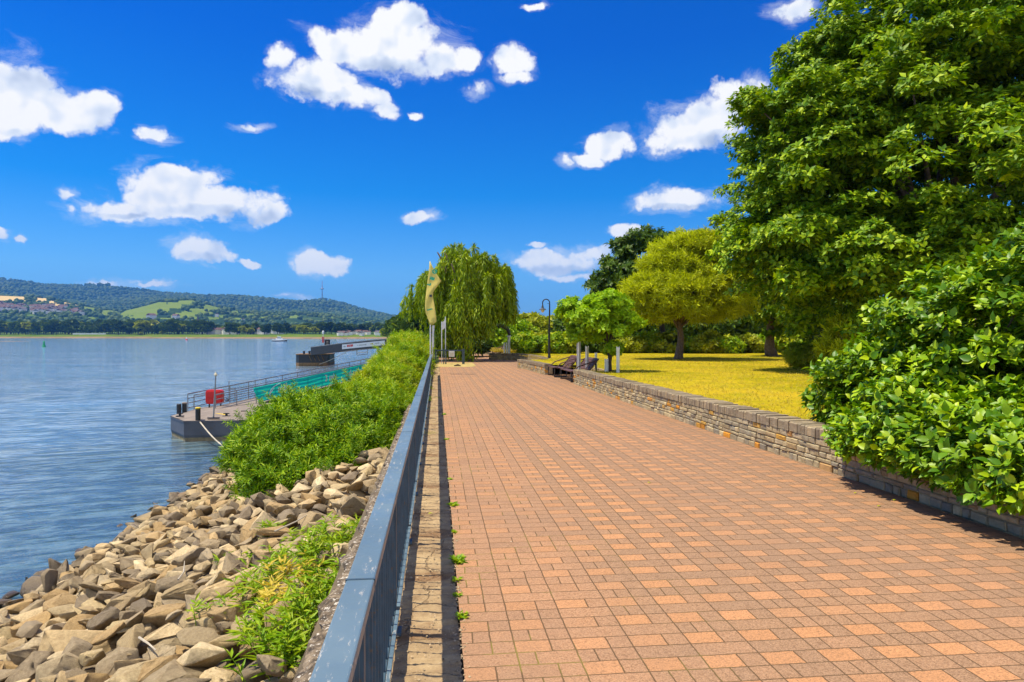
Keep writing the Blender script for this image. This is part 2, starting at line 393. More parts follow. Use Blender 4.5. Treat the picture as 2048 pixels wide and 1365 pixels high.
def make_lawn():
    m, T, b = new_mat('dry_lawn'); g = T.node('ShaderNodeNewGeometry'); p = g.outputs['Position']
    st = T.v('MULTIPLY', p, (1.0, 1.0, 1.0))
    n1 = T.noise(st, .22, 5, .6); n2 = T.noise(p, 2.2, 5, .7); n3 = T.noise(p, 28, 4, .8)
    c = T.ramp(T.m('ADD', T.m('MULTIPLY', n1, .65), T.m('MULTIPLY', n2, .35)), [(.40, (.21,.22,.003)), (.47, (.35,.29,.003)), (.54, (.50,.38,.018)), (.64, (.58,.39,.02))])
    c = T.mix(T.smooth(T.noise(T.v('MULTIPLY', p, (.5, 1.6, 1)), .9, 5, .65), .50, .64, 0, .55), c, (.22,.25,.004)); c = T.mix(T.smooth(n3, .35, .62, .6, 0), c, (.26,.20,.004))
    T.put(b.inputs['Base Color'], c); b.inputs['Roughness'].default_value = .95; b.inputs['Specular IOR Level'].default_value = .05
    bn = T.node('ShaderNodeBump'); bn.inputs['Strength'].default_value = .6; bn.inputs['Distance'].default_value = .05
    T.put(bn.inputs['Height'], T.noise(p, 22, 5, .8)); T.l.new(bn.outputs[0], b.inputs['Normal'])
    return m
M['lawn'] = make_lawn()

def make_strip():
    m, T, b = new_mat('worn_slabs'); g = T.node('ShaderNodeNewGeometry'); p = g.outputs['Position']; q = T.xyz(p)
    n = T.noise(p, 3.0, 6, .7); st = T.noise(T.v('MULTIPLY', p, (3, 26, 1)), 1.0, 4, .7)
    c = T.ramp(n, [(.32, (.20,.13,.075)), (.48, (.36,.25,.135)), (.65, (.48,.35,.19))])
    c = T.mix(T.smooth(st, .45, .65, 0, .3), c, (.20,.13,.075))
    crk = T.voro(T.v('ADD', p, T.v('MULTIPLY', T.noise(p, 4, 4, out='Color'), (.25, .25, 0))), 2.4, feature='DISTANCE_TO_EDGE'); jn = T.smooth(crk, .004, .02); c = T.mix(T.m('MULTIPLY_ADD', jn, .6, .4), (.14,.09,.05), c)
    stn = T.smooth(T.noise(T.v('MULTIPLY', p, (.8, 1.6, 1)), 1.0, 5, .6), .54, .62, 0, .65); c = T.mix(stn, c, (.17,.085,.04))
    moss = T.smooth(T.noise(p, 1.3, 4, .6), .56, .66, 0, .6); c = T.mix(T.m('MULTIPLY', moss, T.smooth(q[1], 6, 16)), c, (.27,.25,.04))
    c = T.mix(T.smooth(T.noise(p, 90, 3, .7), .60, .72, 0, .7), c, (.55,.46,.32))
    T.put(b.inputs['Base Color'], c); b.inputs['Roughness'].default_value = .95; b.inputs['Specular IOR Level'].default_value = .15
    bn = T.node('ShaderNodeBump'); bn.inputs['Strength'].default_value = .7; bn.inputs['Distance'].default_value = .015
    T.put(bn.inputs['Height'], T.m('ADD', T.noise(p, 40, 5, .75), jn)); T.l.new(bn.outputs[0], b.inputs['Normal'])
    return m
M['strip'] = make_strip()

def make_ledge():
    m, T, b = new_mat('lichened_concrete'); g = T.node('ShaderNodeNewGeometry'); p = g.outputs['Position']
    n = T.noise(p, 14, 6, .75); n2 = T.noise(p, 34, 5, .7)
    c = T.ramp(n, [(.38, (.04,.03,.02)), (.50, (.15,.11,.07)), (.64, (.30,.23,.15))])
    c = T.mix(T.smooth(n2, .57, .62, 0, .9), c, (.72,.66,.56)); c = T.mix(T.smooth(T.noise(p, 20, 4, .7), .58, .66, 0, .8), c, (.03,.025,.02))
    T.put(b.inputs['Base Color'], c); b.inputs['Roughness'].default_value = .95
    bn = T.node('ShaderNodeBump'); bn.inputs['Strength'].default_value = .9; bn.inputs['Distance'].default_value = .02
    T.put(bn.inputs['Height'], n); T.l.new(bn.outputs[0], b.inputs['Normal'])
    return m
M['ledge'] = make_ledge()

def make_water():
    m, T, b = new_mat('river_water'); g = T.node('ShaderNodeNewGeometry'); p = g.outputs['Position']; q = T.xyz(p)
    b.inputs['Base Color'].default_value = (.012, .040, .050, 1); b.inputs['Roughness'].default_value = .07
    b.inputs['IOR'].default_value = 1.40; b.inputs['Specular IOR Level'].default_value = 1.0
    near_bank = T.smooth(T.m('ADD', q[0], T.m('MULTIPLY', T.noise(p, .25, 3), 3.0)), -17.0, -4.5)
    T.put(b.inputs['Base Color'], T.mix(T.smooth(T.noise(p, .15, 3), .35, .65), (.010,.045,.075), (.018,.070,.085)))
    T.put(b.inputs['Base Color'], T.mix(near_bank, T.mix(T.smooth(T.noise(p, .15, 3), .35, .65), (.17,.28,.38), (.22,.32,.41)), (.060,.115,.145)))  # pale offshore base colour stands in for sky reflection, darker towards the bank
    rot = T.node('ShaderNodeVectorRotate'); rot.rotation_type = 'Z_AXIS'; rot.inputs['Angle'].default_value = R(-18); T.put(rot.inputs['Vector'], p)
    r = rot.outputs[0]
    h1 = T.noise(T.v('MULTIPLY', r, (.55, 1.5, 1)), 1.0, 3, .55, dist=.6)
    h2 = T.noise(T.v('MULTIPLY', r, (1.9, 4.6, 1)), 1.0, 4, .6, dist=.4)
    h3 = T.noise(T.v('MULTIPLY', r, (.10, .22, 1)), 1.0, 2, .5)
    calm = T.smooth(T.noise(T.v('MULTIPLY', r, (.03, .08, 1)), 1.0, 3, .5), .35, .65, .45, 1.2)
    h = T.m('ADD', T.m('MULTIPLY', h1, .24), T.m('ADD', T.m('MULTIPLY', h2, .10), T.m('MULTIPLY', h3, .25)))
    h = T.m('MULTIPLY', h, calm)
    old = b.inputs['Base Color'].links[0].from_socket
    crest_glint = T.smooth(T.m('ADD', T.m('MULTIPLY', h1, .5), T.m('MULTIPLY', h2, .5)), .44, .60)
    T.put(b.inputs['Base Color'], T.mix(crest_glint, T.mix(1.0, old, (.55, .62, .72), 'MULTIPLY'), T.mix(1.0, old, (1.75, 1.55, 1.45), 'MULTIPLY')))  # sky glints on crests and dark troughs painted into the base colour
    bn = T.node('ShaderNodeBump'); bn.inputs['Strength'].default_value = 1.0; bn.inputs['Distance'].default_value = .40
    T.put(bn.inputs['Height'], h); T.l.new(bn.outputs[0], b.inputs['Normal'])
    return m
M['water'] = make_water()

def make_stone(name, stops, wet=None, speck=.5):
    m, T, b = new_mat(name); g = T.node('ShaderNodeNewGeometry'); tcn = T.node('ShaderNodeTexCoord'); p = tcn.outputs['Object']
    oi = T.node('ShaderNodeObjectInfo')
    r = T.m('FRACT', T.m('ADD', g.outputs['Random Per Island'], oi.outputs['Random']))
    c = T.ramp(r, stops, 'LINEAR')
    n = T.noise(p, 7, 6, .7); c = T.mix(T.smooth(n, .35, .65, 0, .55), c, T.mix(1.0, c, (.55,.50,.45), 'MULTIPLY'))
    n2 = T.noise(T.v('MULTIPLY', p, (1, 1, 3.5)), 16, 5, .7); c = T.mix(T.smooth(n2, .50, .66, 0, speck), c, T.mix(1.0, c, (1.45,1.4,1.3), 'MULTIPLY'))
    b.inputs['Roughness'].default_value = .9
    if wet is not None:
        z = T.xyz(g.outputs['Position'])[2]; wf = T.smooth(z, wet[0], wet[1], 1, 0)
        c = T.mix(T.m('MULTIPLY', wf, .75), c, (.045,.032,.02)); T.put(b.inputs['Roughness'], T.fmix(wf, .9, .3))
    T.put(b.inputs['Base Color'], c); b.inputs['Specular IOR Level'].default_value = .25
    bn = T.node('ShaderNodeBump'); bn.inputs['Strength'].default_value = .6; bn.inputs['Distance'].default_value = .02
    T.put(bn.inputs['Height'], T.noise(p, 18, 7, .75)); T.l.new(bn.outputs[0], b.inputs['Normal'])
    return m
M['rock'] = make_stone('riprap', [(0, (.33,.24,.13)), (.17, (.53,.41,.22)), (.33, (.20,.155,.105)), (.5, (.68,.54,.32)), (.66, (.43,.29,.13)), (.83, (.37,.29,.18)), (1, (.19,.15,.10))], wet=(-1.96, -1.66))
M['wallstone'] = make_stone('wall_stone', [(0, (.36,.30,.19)), (.14, (.50,.41,.24)), (.28, (.26,.23,.17)), (.42, (.56,.46,.28)), (.55, (.38,.31,.18)), (.66, (.32,.29,.22)), (.78, (.62,.50,.28)), (.88, (.42,.34,.20)), (.92, (.66,.28,.03)), (.95, (.60,.36,.08)), (1, (.34,.29,.20))])
M['coping'] = make_stone('coping_stone', [(0, (.25,.20,.14)), (.3, (.36,.29,.19)), (.6, (.29,.24,.16)), (.8, (.45,.35,.21)), (1, (.26,.22,.16))])
M['dry_ground'] = simple('dry_ground', (.42,.31,.10), .95, var=.35, scale=3, bump=.5, dirt=(.25,.28,.03))
M['gritstone'] = simple('gritstone', (.34,.25,.15), .95, var=.6, scale=40)
M['mortar'] = simple('mortar', (.50,.40,.20), .95, var=.25, scale=14, bump=.5)
M['soil'] = simple('soil', (.13,.10,.06), .95, var=.4, scale=5, bump=.6)
M['grit'] = simple('grit', (.10,.075,.05), .95, var=.3, scale=20)

def rail_mat():
    m, T, b = new_mat('painted_steel'); tcn = T.node('ShaderNodeTexCoord'); p = tcn.outputs['Object']
    c = T.mix(T.smooth(T.noise(p, 1.5, 5, .6), .3, .7), (.09,.145,.185), (.125,.19,.235))
    scr = T.noise(T.v('MULTIPLY', p, (60, 9, 30)), 1.0, 5, .8); c = T.mix(T.smooth(scr, .58, .66, 0, .75), c, (.50,.46,.40))
    rust = T.noise(p, 24, 5, .75); c = T.mix(T.smooth(rust, .66, .70, 0, .8), c, (.22,.12,.06))
    T.put(b.inputs['Base Color'], c); b.inputs['Roughness'].default_value = .36; b.inputs['Specular IOR Level'].default_value = .6
    T.put(b.inputs['Roughness'], T.smooth(T.noise(p, 6, 4, .7), .3, .7, .28, .5))
    return m
M['rail'] = rail_mat()
M['rail_dark'] = simple('rail_dark', (.045,.085,.12), .5, var=.25, scale=8, dirt=(.12,.08,.05))
M['black_steel'] = simple('black_steel', (.018,.020,.022), .5, var=.2)
M['grey_steel'] = simple('grey_steel', (.30,.31,.32), .45, metal=.6)
M['dark_grey'] = simple('dark_grey', (.055,.060,.068), .6, var=.15)
M['hull'] = simple('hull', (.10,.10,.115), .5, var=.2, scale=1.2, dirt=(.11,.09,.075))
M['deck'] = simple('deck', (.22,.18,.15), .85, var=.15, scale=2.0, dirt=(.22,.17,.13))
M['rust'] = simple('rust', (.20,.115,.05), .9, var=.4, scale=5)
M['scum'] = simple('scum', (.32,.24,.13), .85, var=.3, scale=5)
def cloth(name, colr, tr=.55):
    m, T, bs = new_mat(name); bs.inputs['Base Color'].default_value = c4(colr); bs.inputs['Roughness'].default_value = .7
    t_ = T.node('ShaderNodeBsdfTranslucent'); t_.inputs[0].default_value = c4(colr); mx = T.node('ShaderNodeMixShader'); mx.inputs[0].default_value = tr
    T.l.new(bs.outputs[0], mx.inputs[1]); T.l.new(t_.outputs[0], mx.inputs[2]); T.l.new(mx.outputs[0], T.n['Material Output'].inputs[0]); return m
M['white_cloth'] = cloth('white_cloth', (.92,.93,.94), .5)
M['teal'] = cloth('teal', (.008,.62,.50))
M['white'] = simple('white', (.78,.79,.80), .5, var=.05)
M['white_plastic'] = simple('white_plastic', (.74,.76,.74), .5, var=.08, scale=4)
M['red'] = simple('red', (.62,.012,.010), .35, var=.08)
M['yellow_paint'] = simple('yellow_paint', (.72,.50,.03), .6)
M['flag_yellow'] = cloth('flag_yellow', (.95,.82,.25), .5)
M['green_print'] = simple('green_print', (.01,.30,.16), .6)
M['blue_print'] = simple('blue_print', (.04,.30,.55), .6)
M['wood_dark'] = simple('wood_dark', (.10,.045,.030), .55, var=.3, scale=12, dirt=(.20,.11,.07))
M['rope'] = simple('rope', (.50,.44,.34), .9)
M['drift'] = simple('drift', (.45,.39,.30), .9, var=.2)
M['plaster'] = simple('plaster', (.85,.80,.74), .9)
M['roof_red'] = simple('roof_red', (.13,.070,.055), .9)
M['roof_grey'] = simple('roof_grey', (.12,.10,.10), .9)
M['buoy_green'] = simple('buoy_green', (.01,.33,.14), .5)
M['glass_dark'] = simple('glass_dark', (.03,.04,.05), .15)
M['lamp_glass'] = simple('lamp_glass', (.75,.66,.45), .3)
# ------------------------------------------------------------------ ground, path, water, bank
WATER = -2.0
def sheet(name, pts, z, mat, kind='structure'):
    me = bpy.data.meshes.new(name); me.from_pydata([(x, y, z) for x, y in pts], [], [tuple(range(len(pts)))]); me.materials.append(mat)
    o = link(name, me); return tag(o, kind=kind)
def grass_far_mat():
    m, T, b = new_mat('bank_soil'); g = T.node('ShaderNodeNewGeometry'); p = g.outputs['Position']; q = T.xyz(p)
    c = T.ramp(T.noise(p, 1.2, 5, .7), [(.35, (.07,.055,.035)), (.6, (.17,.13,.08))])
    c2 = T.ramp(T.noise(p, .3, 5, .7), [(.35, (.05,.09,.012)), (.6, (.12,.15,.02))])
    T.put(b.inputs['Base Color'], T.mix(T.smooth(q[1], 12, 30), c, c2)); b.inputs['Roughness'].default_value = .95
    return m
M['bank'] = grass_far_mat()
ground = sheet('ground', [(-.72, -40), (600, -40), (600, 3000), (-.72, 3000)], -.03, M['bank'])
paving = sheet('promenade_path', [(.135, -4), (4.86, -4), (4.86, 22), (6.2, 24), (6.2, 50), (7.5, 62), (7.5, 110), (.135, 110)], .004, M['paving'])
gs0 = np.random.default_rng(8); ny_, nx_ = 1500, 16; yv = 1.5 + (37.2 - 1.5) * np.linspace(0, 1, ny_) ** 1.6; yv = np.concatenate([[-4.0], yv]); ny_ += 1
hs_ = gs0.normal(0, 1, (ny_, nx_))
for _ in range(3): hs_ = (hs_ + np.roll(hs_, 1, 0) + np.roll(hs_, -1, 0) + np.roll(hs_, 1, 1) + np.roll(hs_, -1, 1)) / 5
lump = np.interp(np.arange(ny_), np.arange(0, ny_ + 12, 12), gs0.normal(0, 1, len(np.arange(0, ny_ + 12, 12))))
hs_ = hs_ / hs_.std() * .0045 + lump[:, None] * .004 * np.sin(np.linspace(0, 3.1, nx_))[None]
xg = np.linspace(-.31, .124, nx_); sv = np.zeros((ny_, nx_, 3)); sv[..., 0] = xg[None] + gs0.normal(0, .004, (ny_, nx_)) * (np.arange(nx_) == nx_ - 1)[None]; sv[..., 1] = yv[:, None]; sv[..., 2] = hs_ - .004
ii = (np.arange(ny_ - 1)[:, None] * nx_ + np.arange(nx_ - 1)[None]).ravel()
strip = tag(link('verge_strip', mesh_arrays('verge_strip', sv.reshape(-1, 3), [np.stack([ii, ii + 1, ii + nx_ + 1, ii + nx_], 1)], M['strip'], smooth=True)), kind='structure')
dryv = sheet('dry_verge', [(-.7, 37.2), (1.9, 37.2), (2.2, 38.6), (2.2, 43), (-.7, 43)], .008, M['dry_ground'])
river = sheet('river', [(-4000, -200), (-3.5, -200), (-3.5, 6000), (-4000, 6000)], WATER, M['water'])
bk = MB(); ys = [-40, 0, 20, 60, 200, 900]
prof = [(-.66, -.42), (-1.6, -.72), (-3.2, -1.22), (-5.8, -2.03), (-7.5, -2.6), (-14, -4)]
for i in range(len(ys) - 1):
    for j in range(len(prof) - 1):
        (xa, za), (xb, zb) = prof[j], prof[j + 1]
        bk.add([(xa, ys[i], za), (xb, ys[i], zb), (xb, ys[i + 1], zb), (xa, ys[i + 1], za)], [(0, 3, 2, 1)])
bank = tag(bk.build('river_bank', M['bank']), kind='structure')
def bank_z(x):
    for (xa, za), (xb, zb) in zip(prof, prof[1:]):
        if xb <= x <= xa: return za + (zb - za) * (x - xa) / (xb - xa)
    return -.42
# quay edge, broken concrete
nq = 420; qv = []; qf = []
yy = np.linspace(-4, 46, nq); g = np.random.default_rng(3)
secs = [(-.315, .012), (-.50, .022), (-.665, .010), (-.70, -.03), (-.69, -.9)]
for i, y in enumerate(yy):
    for k, (x, z) in enumerate(secs):
        e = .022 if k in (2, 3) else .006
        qv.append((x + g.normal(0, e) * (k > 0), y, z + g.normal(0, .007)))
for i in range(nq - 1):
    for k in range(len(secs) - 1):
        a = i * 5 + k; qf.append((a, a + 1, a + 6, a + 5))
me = bpy.data.meshes.new('quay_edge'); me.from_pydata(qv, [], qf); me.materials.append(M['ledge'])
quay = tag(link('quay_wall', me), 'crumbling lichen-spotted concrete quay edge running outside the blue railing', 'quay wall')

# grit and crumbs on the worn strip and along the paving joint
g = np.random.default_rng(19); n = 2600
pb, pf_ = (np.array([(1,0,0),(-1,0,0),(0,1,0),(0,-1,0),(0,0,.7),(0,0,-.7)], float), [np.array([(0,2,4),(2,1,4),(1,3,4),(3,0,4)])])
yy_ = 1.8 + 20 * g.random(n) ** 1.7; edge = g.random(n); xx_ = np.where(edge < .35, g.normal(.128, .018, n), np.where(edge < .6, g.normal(-.25, .04, n), g.uniform(-.28, .12, n)))
X, Y, Z = frames(np.stack([g.normal(size=n), g.normal(size=n), np.zeros(n)], 1), np.repeat([[0, 0, 1.0]], n, 0))
v, gs = stamp((pb, pf_), np.stack([xx_, yy_, np.full(n, .006)], 1), X, Y, Z, g.uniform(.003, .010, n) * np.where(g.random(n) < .05, 1.8, 1)); tag(link('grit', mesh_arrays('grit', v, gs, M['gritstone'])), 'loose grit and crumbs along the worn strip beside the railing', 'grit', kind='stuff')

# ------------------------------------------------------------------ stone walls
LAWN_Z = .43
def stone_wall(pts, h, thick, label, name='stone_wall', seed=1, side=-1):
    """pts: front line of the wall on the paving; side -1 = the stones show to the left of the running direction"""
    g = np.random.default_rng(seed)
    pts = [Vector((x, y)) for x, y in pts]; seg = [(b - a).length for a, b in zip(pts, pts[1:])]; L = sum(seg); cum = [0]
    for s_ in seg: cum.append(cum[-1] + s_)
    def at(s):
        s = max(0, min(L, s))
        for i in range(len(seg)):
            if s <= cum[i + 1] or i == len(seg) - 1:
                t = (pts[i + 1] - pts[i]).normalized(); p = pts[i] + t * (s - cum[i])
                return p, t, Vector((-t.y, t.x))
    def W3(s, dpt, z):
        p, t, n = at(s); q = p + n * dpt; return Vector((q.x, q.y, z))   # n points out of the visible face
    root = empty(name, W3(L / 2, 0, 0), label, 'wall'); inv = Matrix.Translation(-root.location)
    # core
    core = MB(); ns = max(2, int(L / .6)); vs = []
    for i in range(ns + 1):
        s = L * i / ns
        vs += [W3(s, -.020, -.05), W3(s, -.020, h - .10), W3(s, -thick + .01, h - .10), W3(s, -thick + .01, -.05)]
    fs = [(0, 1, 2, 3), (4 * ns + 3, 4 * ns + 2, 4 * ns + 1, 4 * ns)]
    for i in range(ns):
        for k in range(4): a = 4 * i + k; b = 4 * i + (k + 1) % 4; fs.append((a, a + 4, b + 4, b))
    core.add([inv @ v for v in vs], fs); core.build('core', M['mortar'], root)
    # face stones
    st = MB()
    def stone(s0, s1, z0, z1, d0, d1, mb, wob=.006):
        j = lambda: g.uniform(-wob, wob); i_ = .010; o = g.uniform(-.008, .010)
        a = [(s0 + j(), z0 + j()), (s1 + j(), z0 + j()), (s1 + j(), z1 + j()), (s0 + j(), z1 + j())]
        cx = (s0 + s1) / 2; cz = (z0 + z1) / 2
        back = [W3(s, d0, z) for s, z in a]; mid = [W3(s, d1 + o - .012, z) for s, z in a]
        fr = [W3(s + (i_ if s < cx else -i_), d1 + o + g.uniform(-.004, .004), z + (i_ if z < cz else -i_)) for s, z in a]
        vs = [inv @ v for v in back + mid + fr]
        fs = [(8, 9, 10, 11), (3, 2, 1, 0)]
        for k in range(4):
            k2 = (k + 1) % 4; fs += [(k, k2, 4 + k2, 4 + k), (4 + k, 4 + k2, 8 + k2, 8 + k)]
        mb.add(vs, fs)
    body = h - .135; z = -.01
    while z < body - .03:
        rh = min(g.uniform(.05, .11), body - z)
        if body - z - rh < .05: rh = body - z
        s = 0
        while s < L:
            w = g.uniform(.09, .28) * (1.0 if rh > .08 else 1.2); w = min(w, L - s) if L - s - w > .06 else L - s
            if rh > .11 and g.random() < .35:
                m_ = z + rh * g.uniform(.4, .6); stone(s + .006, s + w - .006, z + .005, m_ - .004, -.05, .006, st); stone(s + .006, s + w - .006, m_ + .004, z + rh - .005, -.05, .006, st)
            else: stone(s + .006, s + w - .006, z + .005, z + rh - .005, -.05, .006, st)
            s += w
        z += rh
    # end faces
    for s_end, sg in ((0, -1), (L, 1)):
        p, t, n = at(s_end); t = t * sg
        z = -.01
        while z < body - .03:
            rh = min(g.uniform(.08, .14), body - z); dpt = 0
            if body - z - rh < .05: rh = body - z
            while dpt < thick - .03:
                w = min(g.uniform(.12, .22), thick - dpt)
                c0 = p - n * (dpt + .004); c1 = p - n * (dpt + w - .004)
                q = [Vector((c.x, c.y, zz)) for c, zz in ((c0, z + .005), (c1, z + .005), (c1, z + rh - .005), (c0, z + rh - .005))]
                t3 = Vector((t.x, t.y, 0)); vs = [inv @ v for v in ([v - t3 * .02 for v in q] + [v + t3 * .012 for v in q])]
                fs = [(4, 5, 6, 7), (0, 1, 5, 4), (1, 2, 6, 5), (2, 3, 7, 6), (3, 0, 4, 7)]
                st.add(vs, fs); dpt += w
            z += rh
    st.build('stone_face', M['wallstone'], root)
    cp = MB(); s = 0
    while s < L:
        w = min(g.uniform(.055, .12), L - s)
        if L - s - w < .04: w = L - s
        hh = h + g.uniform(-.012, .010); o = g.uniform(.0, .016)
        e0, e1 = s + .004, s + w - .004
        vs = [W3(e0, -thick + .0, body + .004), W3(e1, -thick, body + .004), W3(e1, .012 + o, body + .004), W3(e0, .012 + o, body + .004),
              W3(e0, -thick, hh), W3(e1, -thick, hh), W3(e1, .0 + o, hh), W3(e0, .0 + o, hh), W3(e1, .014 + o, hh - .015), W3(e0, .014 + o, hh - .015)]
        cp.add([inv @ v for v in vs], [(0, 1, 2, 3), (4, 7, 6, 5), (3, 2, 8, 9), (9, 8, 6, 7), (0, 4, 5, 1), (1, 5, 6, 8, 2), (0, 3, 9, 7, 4)])
        s += w
    cp.build('coping', M['coping'], root)
    return root
stone_wall([(4.95, -2.5), (4.92, 5.8), (4.82, 10), (4.80, 16), (4.78, 23.6)], .52, .34, 'long low fieldstone wall with upright coping stones running from the leafy bush to the lounge seats', seed=5)
stone_wall([(4.66, 29.3), (4.56, 32), (4.42, 34.5), (4.25, 36.0)], .46, .34, 'short low stone wall section beyond the two wooden lounge seats', seed=6)
stone_wall([(5.62, 36.2), (5.95, 38.5), (6.1, 42), (5.9, 45.5), (5.2, 47.4), (4.4, 48.3), (3.7, 48.7)], .46, .34, 'curved dark stone bay wall in the shade near the arched black pipe', seed=7)
stone_wall([(5.6, 52.0), (5.0, 57.5), (3.9, 63.5)], .52, .34, 'tan stone planter wall at the far end of the promenade', seed=8)
lawn = sheet('lawn', [(5.26, -4), (5.24, 5.8), (5.14, 10), (5.12, 16), (5.10, 23.9), (6.35, 24.1), (6.35, 28.9), (4.98, 29.4), (4.88, 32), (4.75, 34.5), (4.5, 35.9), (5.95, 36.1), (6.27, 38.5), (6.42, 42), (6.2, 45.7), (5.4, 47.75), (4.5, 48.7), (4.1, 49.1),
                  (5.9, 52), (5.3, 57.6), (4.3, 64), (9, 90), (9, 400), (500, 400), (500, -4)], LAWN_Z, M['lawn'])
MB_ = MB(); MB_.box((6.30, 26.5, .21), (.06, 2.75, .215)); tag(MB_.build('kerb_wall', M['mortar']), 'low pale kerb behind the lounge seats at the lawn edge', 'kerb')

# ------------------------------------------------------------------ riprap
def rock_mesh(seed, bev):
    import bmesh
    g = np.random.default_rng(seed); bm = bmesh.new(); sc = np.array([g.uniform(1.05, 1.5), g.uniform(.72, 1.05), g.uniform(.34, .62)])
    n = int(g.integers(11, 17)); q = g.uniform(-1, 1, (n, 3)); q = q / (np.abs(q) ** 3.0).sum(1, keepdims=True) ** (1 / 3.0) * g.uniform(.82, 1.0, (n, 1)) * sc
    vs = [bm.verts.new(p) for p in q]; r = bmesh.ops.convex_hull(bm, input=vs)
    bmesh.ops.delete(bm, geom=[x for x in r['geom_interior'] if isinstance(x, bmesh.types.BMVert)], context='VERTS')
    bmesh.ops.dissolve_limit(bm, angle_limit=R(9), verts=bm.verts, edges=bm.edges)
    if bev: bmesh.ops.bevel(bm, geom=list(bm.edges), offset=.055, segments=2, profile=.6, affect='EDGES', clamp_overlap=True)
    bmesh.ops.triangulate(bm, faces=bm.faces)
    if bev == 2: bmesh.ops.subdivide_edges(bm, edges=[e for e in bm.edges if e.calc_length() > .25], cuts=2, use_grid_fill=True); bmesh.ops.triangulate(bm, faces=bm.faces)
    bm.verts.ensure_lookup_table(); bm.verts.index_update()
    v = np.array([x.co[:] for x in bm.verts]); f = np.array([[k.index for k in p.verts] for p in bm.faces]); bm.free()
    if bev: v += g.normal(0, .009, v.shape)
    return v, f
rocks_hi = []
for k in range(14):
    v, f = rock_mesh(100 + k, 2); me = mesh_arrays('riprap_stone', v, [f], M['rock']); rocks_hi.append(me)
rocks_lo = [rock_mesh(200 + k, 1) for k in range(10)]
g = np.random.default_rng(11); cand = []
sp = .25
for iy in range(int((46 - 1.6) / sp)):
    y = 1.6 + iy * sp
    for ix in range(int(5.9 / sp)):
        x = -.88 - ix * sp + g.uniform(-.1, .1); yq = y + g.uniform(-.12, .12)
        if x < -6.3: continue
        cand.append((x, yq))
vis = []
CRI = CR.inverted()
def proj(p):
    q = CRI @ (Vector(p) - Vector((0, 0, EYE)))
    if q.z >= -.1: return None
    return 1024 + F * q.x / -q.z, 682.5 - F * q.y / -q.z, -q.z
rock_list = []
for x, y in cand:
    s = g.uniform(.095, .20) * (1.35 if g.random() < .15 else 1) * (.9 if x < -5 else 1)
    if x < -5.45 and g.random() < .35: continue
    z = bank_z(x) + g.uniform(.00, .11) + s * .12
    pr = proj((x, y, z)); onscreen = pr and -60 < pr[0] < 2048 and pr[1] < 1430
    railhid = pr and pr[0] > 874 - (pr[1] - 672) * .36
    rock_list.append((x, y, z, s, bool(onscreen and not railhid), pr[2] if pr else 99))
# a second, sparser layer thrown on top
for _ in range(620):
    x = g.uniform(-5.3, -.95); y = g.uniform(2.0, 18); s = g.uniform(.08, .18); z = bank_z(x) + .15 + s * .3
    pr = proj((x, y, z)); ok = pr and -60 < pr[0] < 874 - (pr[1] - 672) * .36 and pr[1] < 1430
    rock_list.append((x, y, z, s, bool(ok), pr[2] if pr else 99))
rock_list.sort(key=lambda r: (not r[4], r[5] / max(r[3], .1)))
GR = 'riprap stones on the river bank'
lo_parts = []
for i, (x, y, z, s, vis_, dz) in enumerate(rock_list):
    rx, ry, rz = g.normal(0, .38), g.normal(0, .38), g.uniform(0, 6.28)
    if i < 300:
        o = bpy.data.objects.new('riprap_stone', rocks_hi[i % 14]); col.objects.link(o)
        o.location = (x, y, z); o.rotation_euler = (rx, ry, rz); o.scale = (s * g.uniform(.9, 1.2),) * 3
        sz = 'big slab-like' if s > .19 else 'large' if s > .155 else 'middling' if s > .125 else 'small'
        wh = 'at the wet foot of the bank' if x < -5.1 else 'low on the bank above the waterline' if x < -3.9 else 'halfway up the bank' if x < -2.6 else 'high on the bank' if x < -1.5 else 'right against the quay edge'
        ds = 'nearest the camera' if y < 4.2 else 'beside the lower weeds' if y < 5.6 else 'level with the upper weeds' if y < 7.5 else 'below the nearest shrub'
        tag(o, '%s riprap stone %s, %s' % (sz, wh, ds), 'rock', GR)
    else:
        v, f = rocks_lo[i % 10]; mt = np.array(Matrix.Rotation(rz, 3, 'Z') @ Matrix.Rotation(ry, 3, 'Y') @ Matrix.Rotation(rx, 3, 'X'))
        lo_parts.append(((v * s) @ mt.T + np.array([x, y, z]), [f]))
v, gs = join(lo_parts); me = mesh_arrays('riprap', v, gs, M['rock'])
tag(link('riprap', me), 'tumbled mass of tan riprap stones along the bank', 'rocks', kind='stuff')
# two stones standing clear in the shallows
o = bpy.data.objects.new('riprap_stone', rocks_hi[3]); col.objects.link(o); o.location = G(292, 1075, -1.93); o.scale = (.27,) * 3
tag(o, 'lone brown stone sticking out into the water at the foot of the bank', 'rock')
o = bpy.data.objects.new('riprap_stone', rocks_hi[5]); col.objects.link(o); o.location = G(420, 963, -1.96); o.scale = (.16,) * 3
tag(o, 'small stone awash near the bushes at the tip of the riprap', 'rock')
# driftwood
for pts, lab in [([(1480/2.695,900+440/2.695),(1600/2.695,900+385/2.695),(1665/2.695,900+345/2.695)], 'long pale driftwood stick lying on stones below the big shrub'),
                 ([(960/2.695,900+700/2.695),(990/2.695,900+660/2.695),(995/2.695,900+600/2.695)], 'short bent bleached stick standing among the stones'),
                 ([(750/2.695,900+1012/2.695),(800/2.695,900+1045/2.695),(840/2.695,900+1080/2.695)], 'white forked twig on stones near the bottom of the photo')]:
    t = MB(); P3 = []
    for px, py in pts:
        p = G(px, py, -1.2)
        for _ in range(12): p = G(px, py, bank_z(p.x) + .27)
        P3.append(p)
    t.tube(P3, [.010, .008, .004], 6); tag(t.build('driftwood_stick', M['drift']), lab, 'stick')

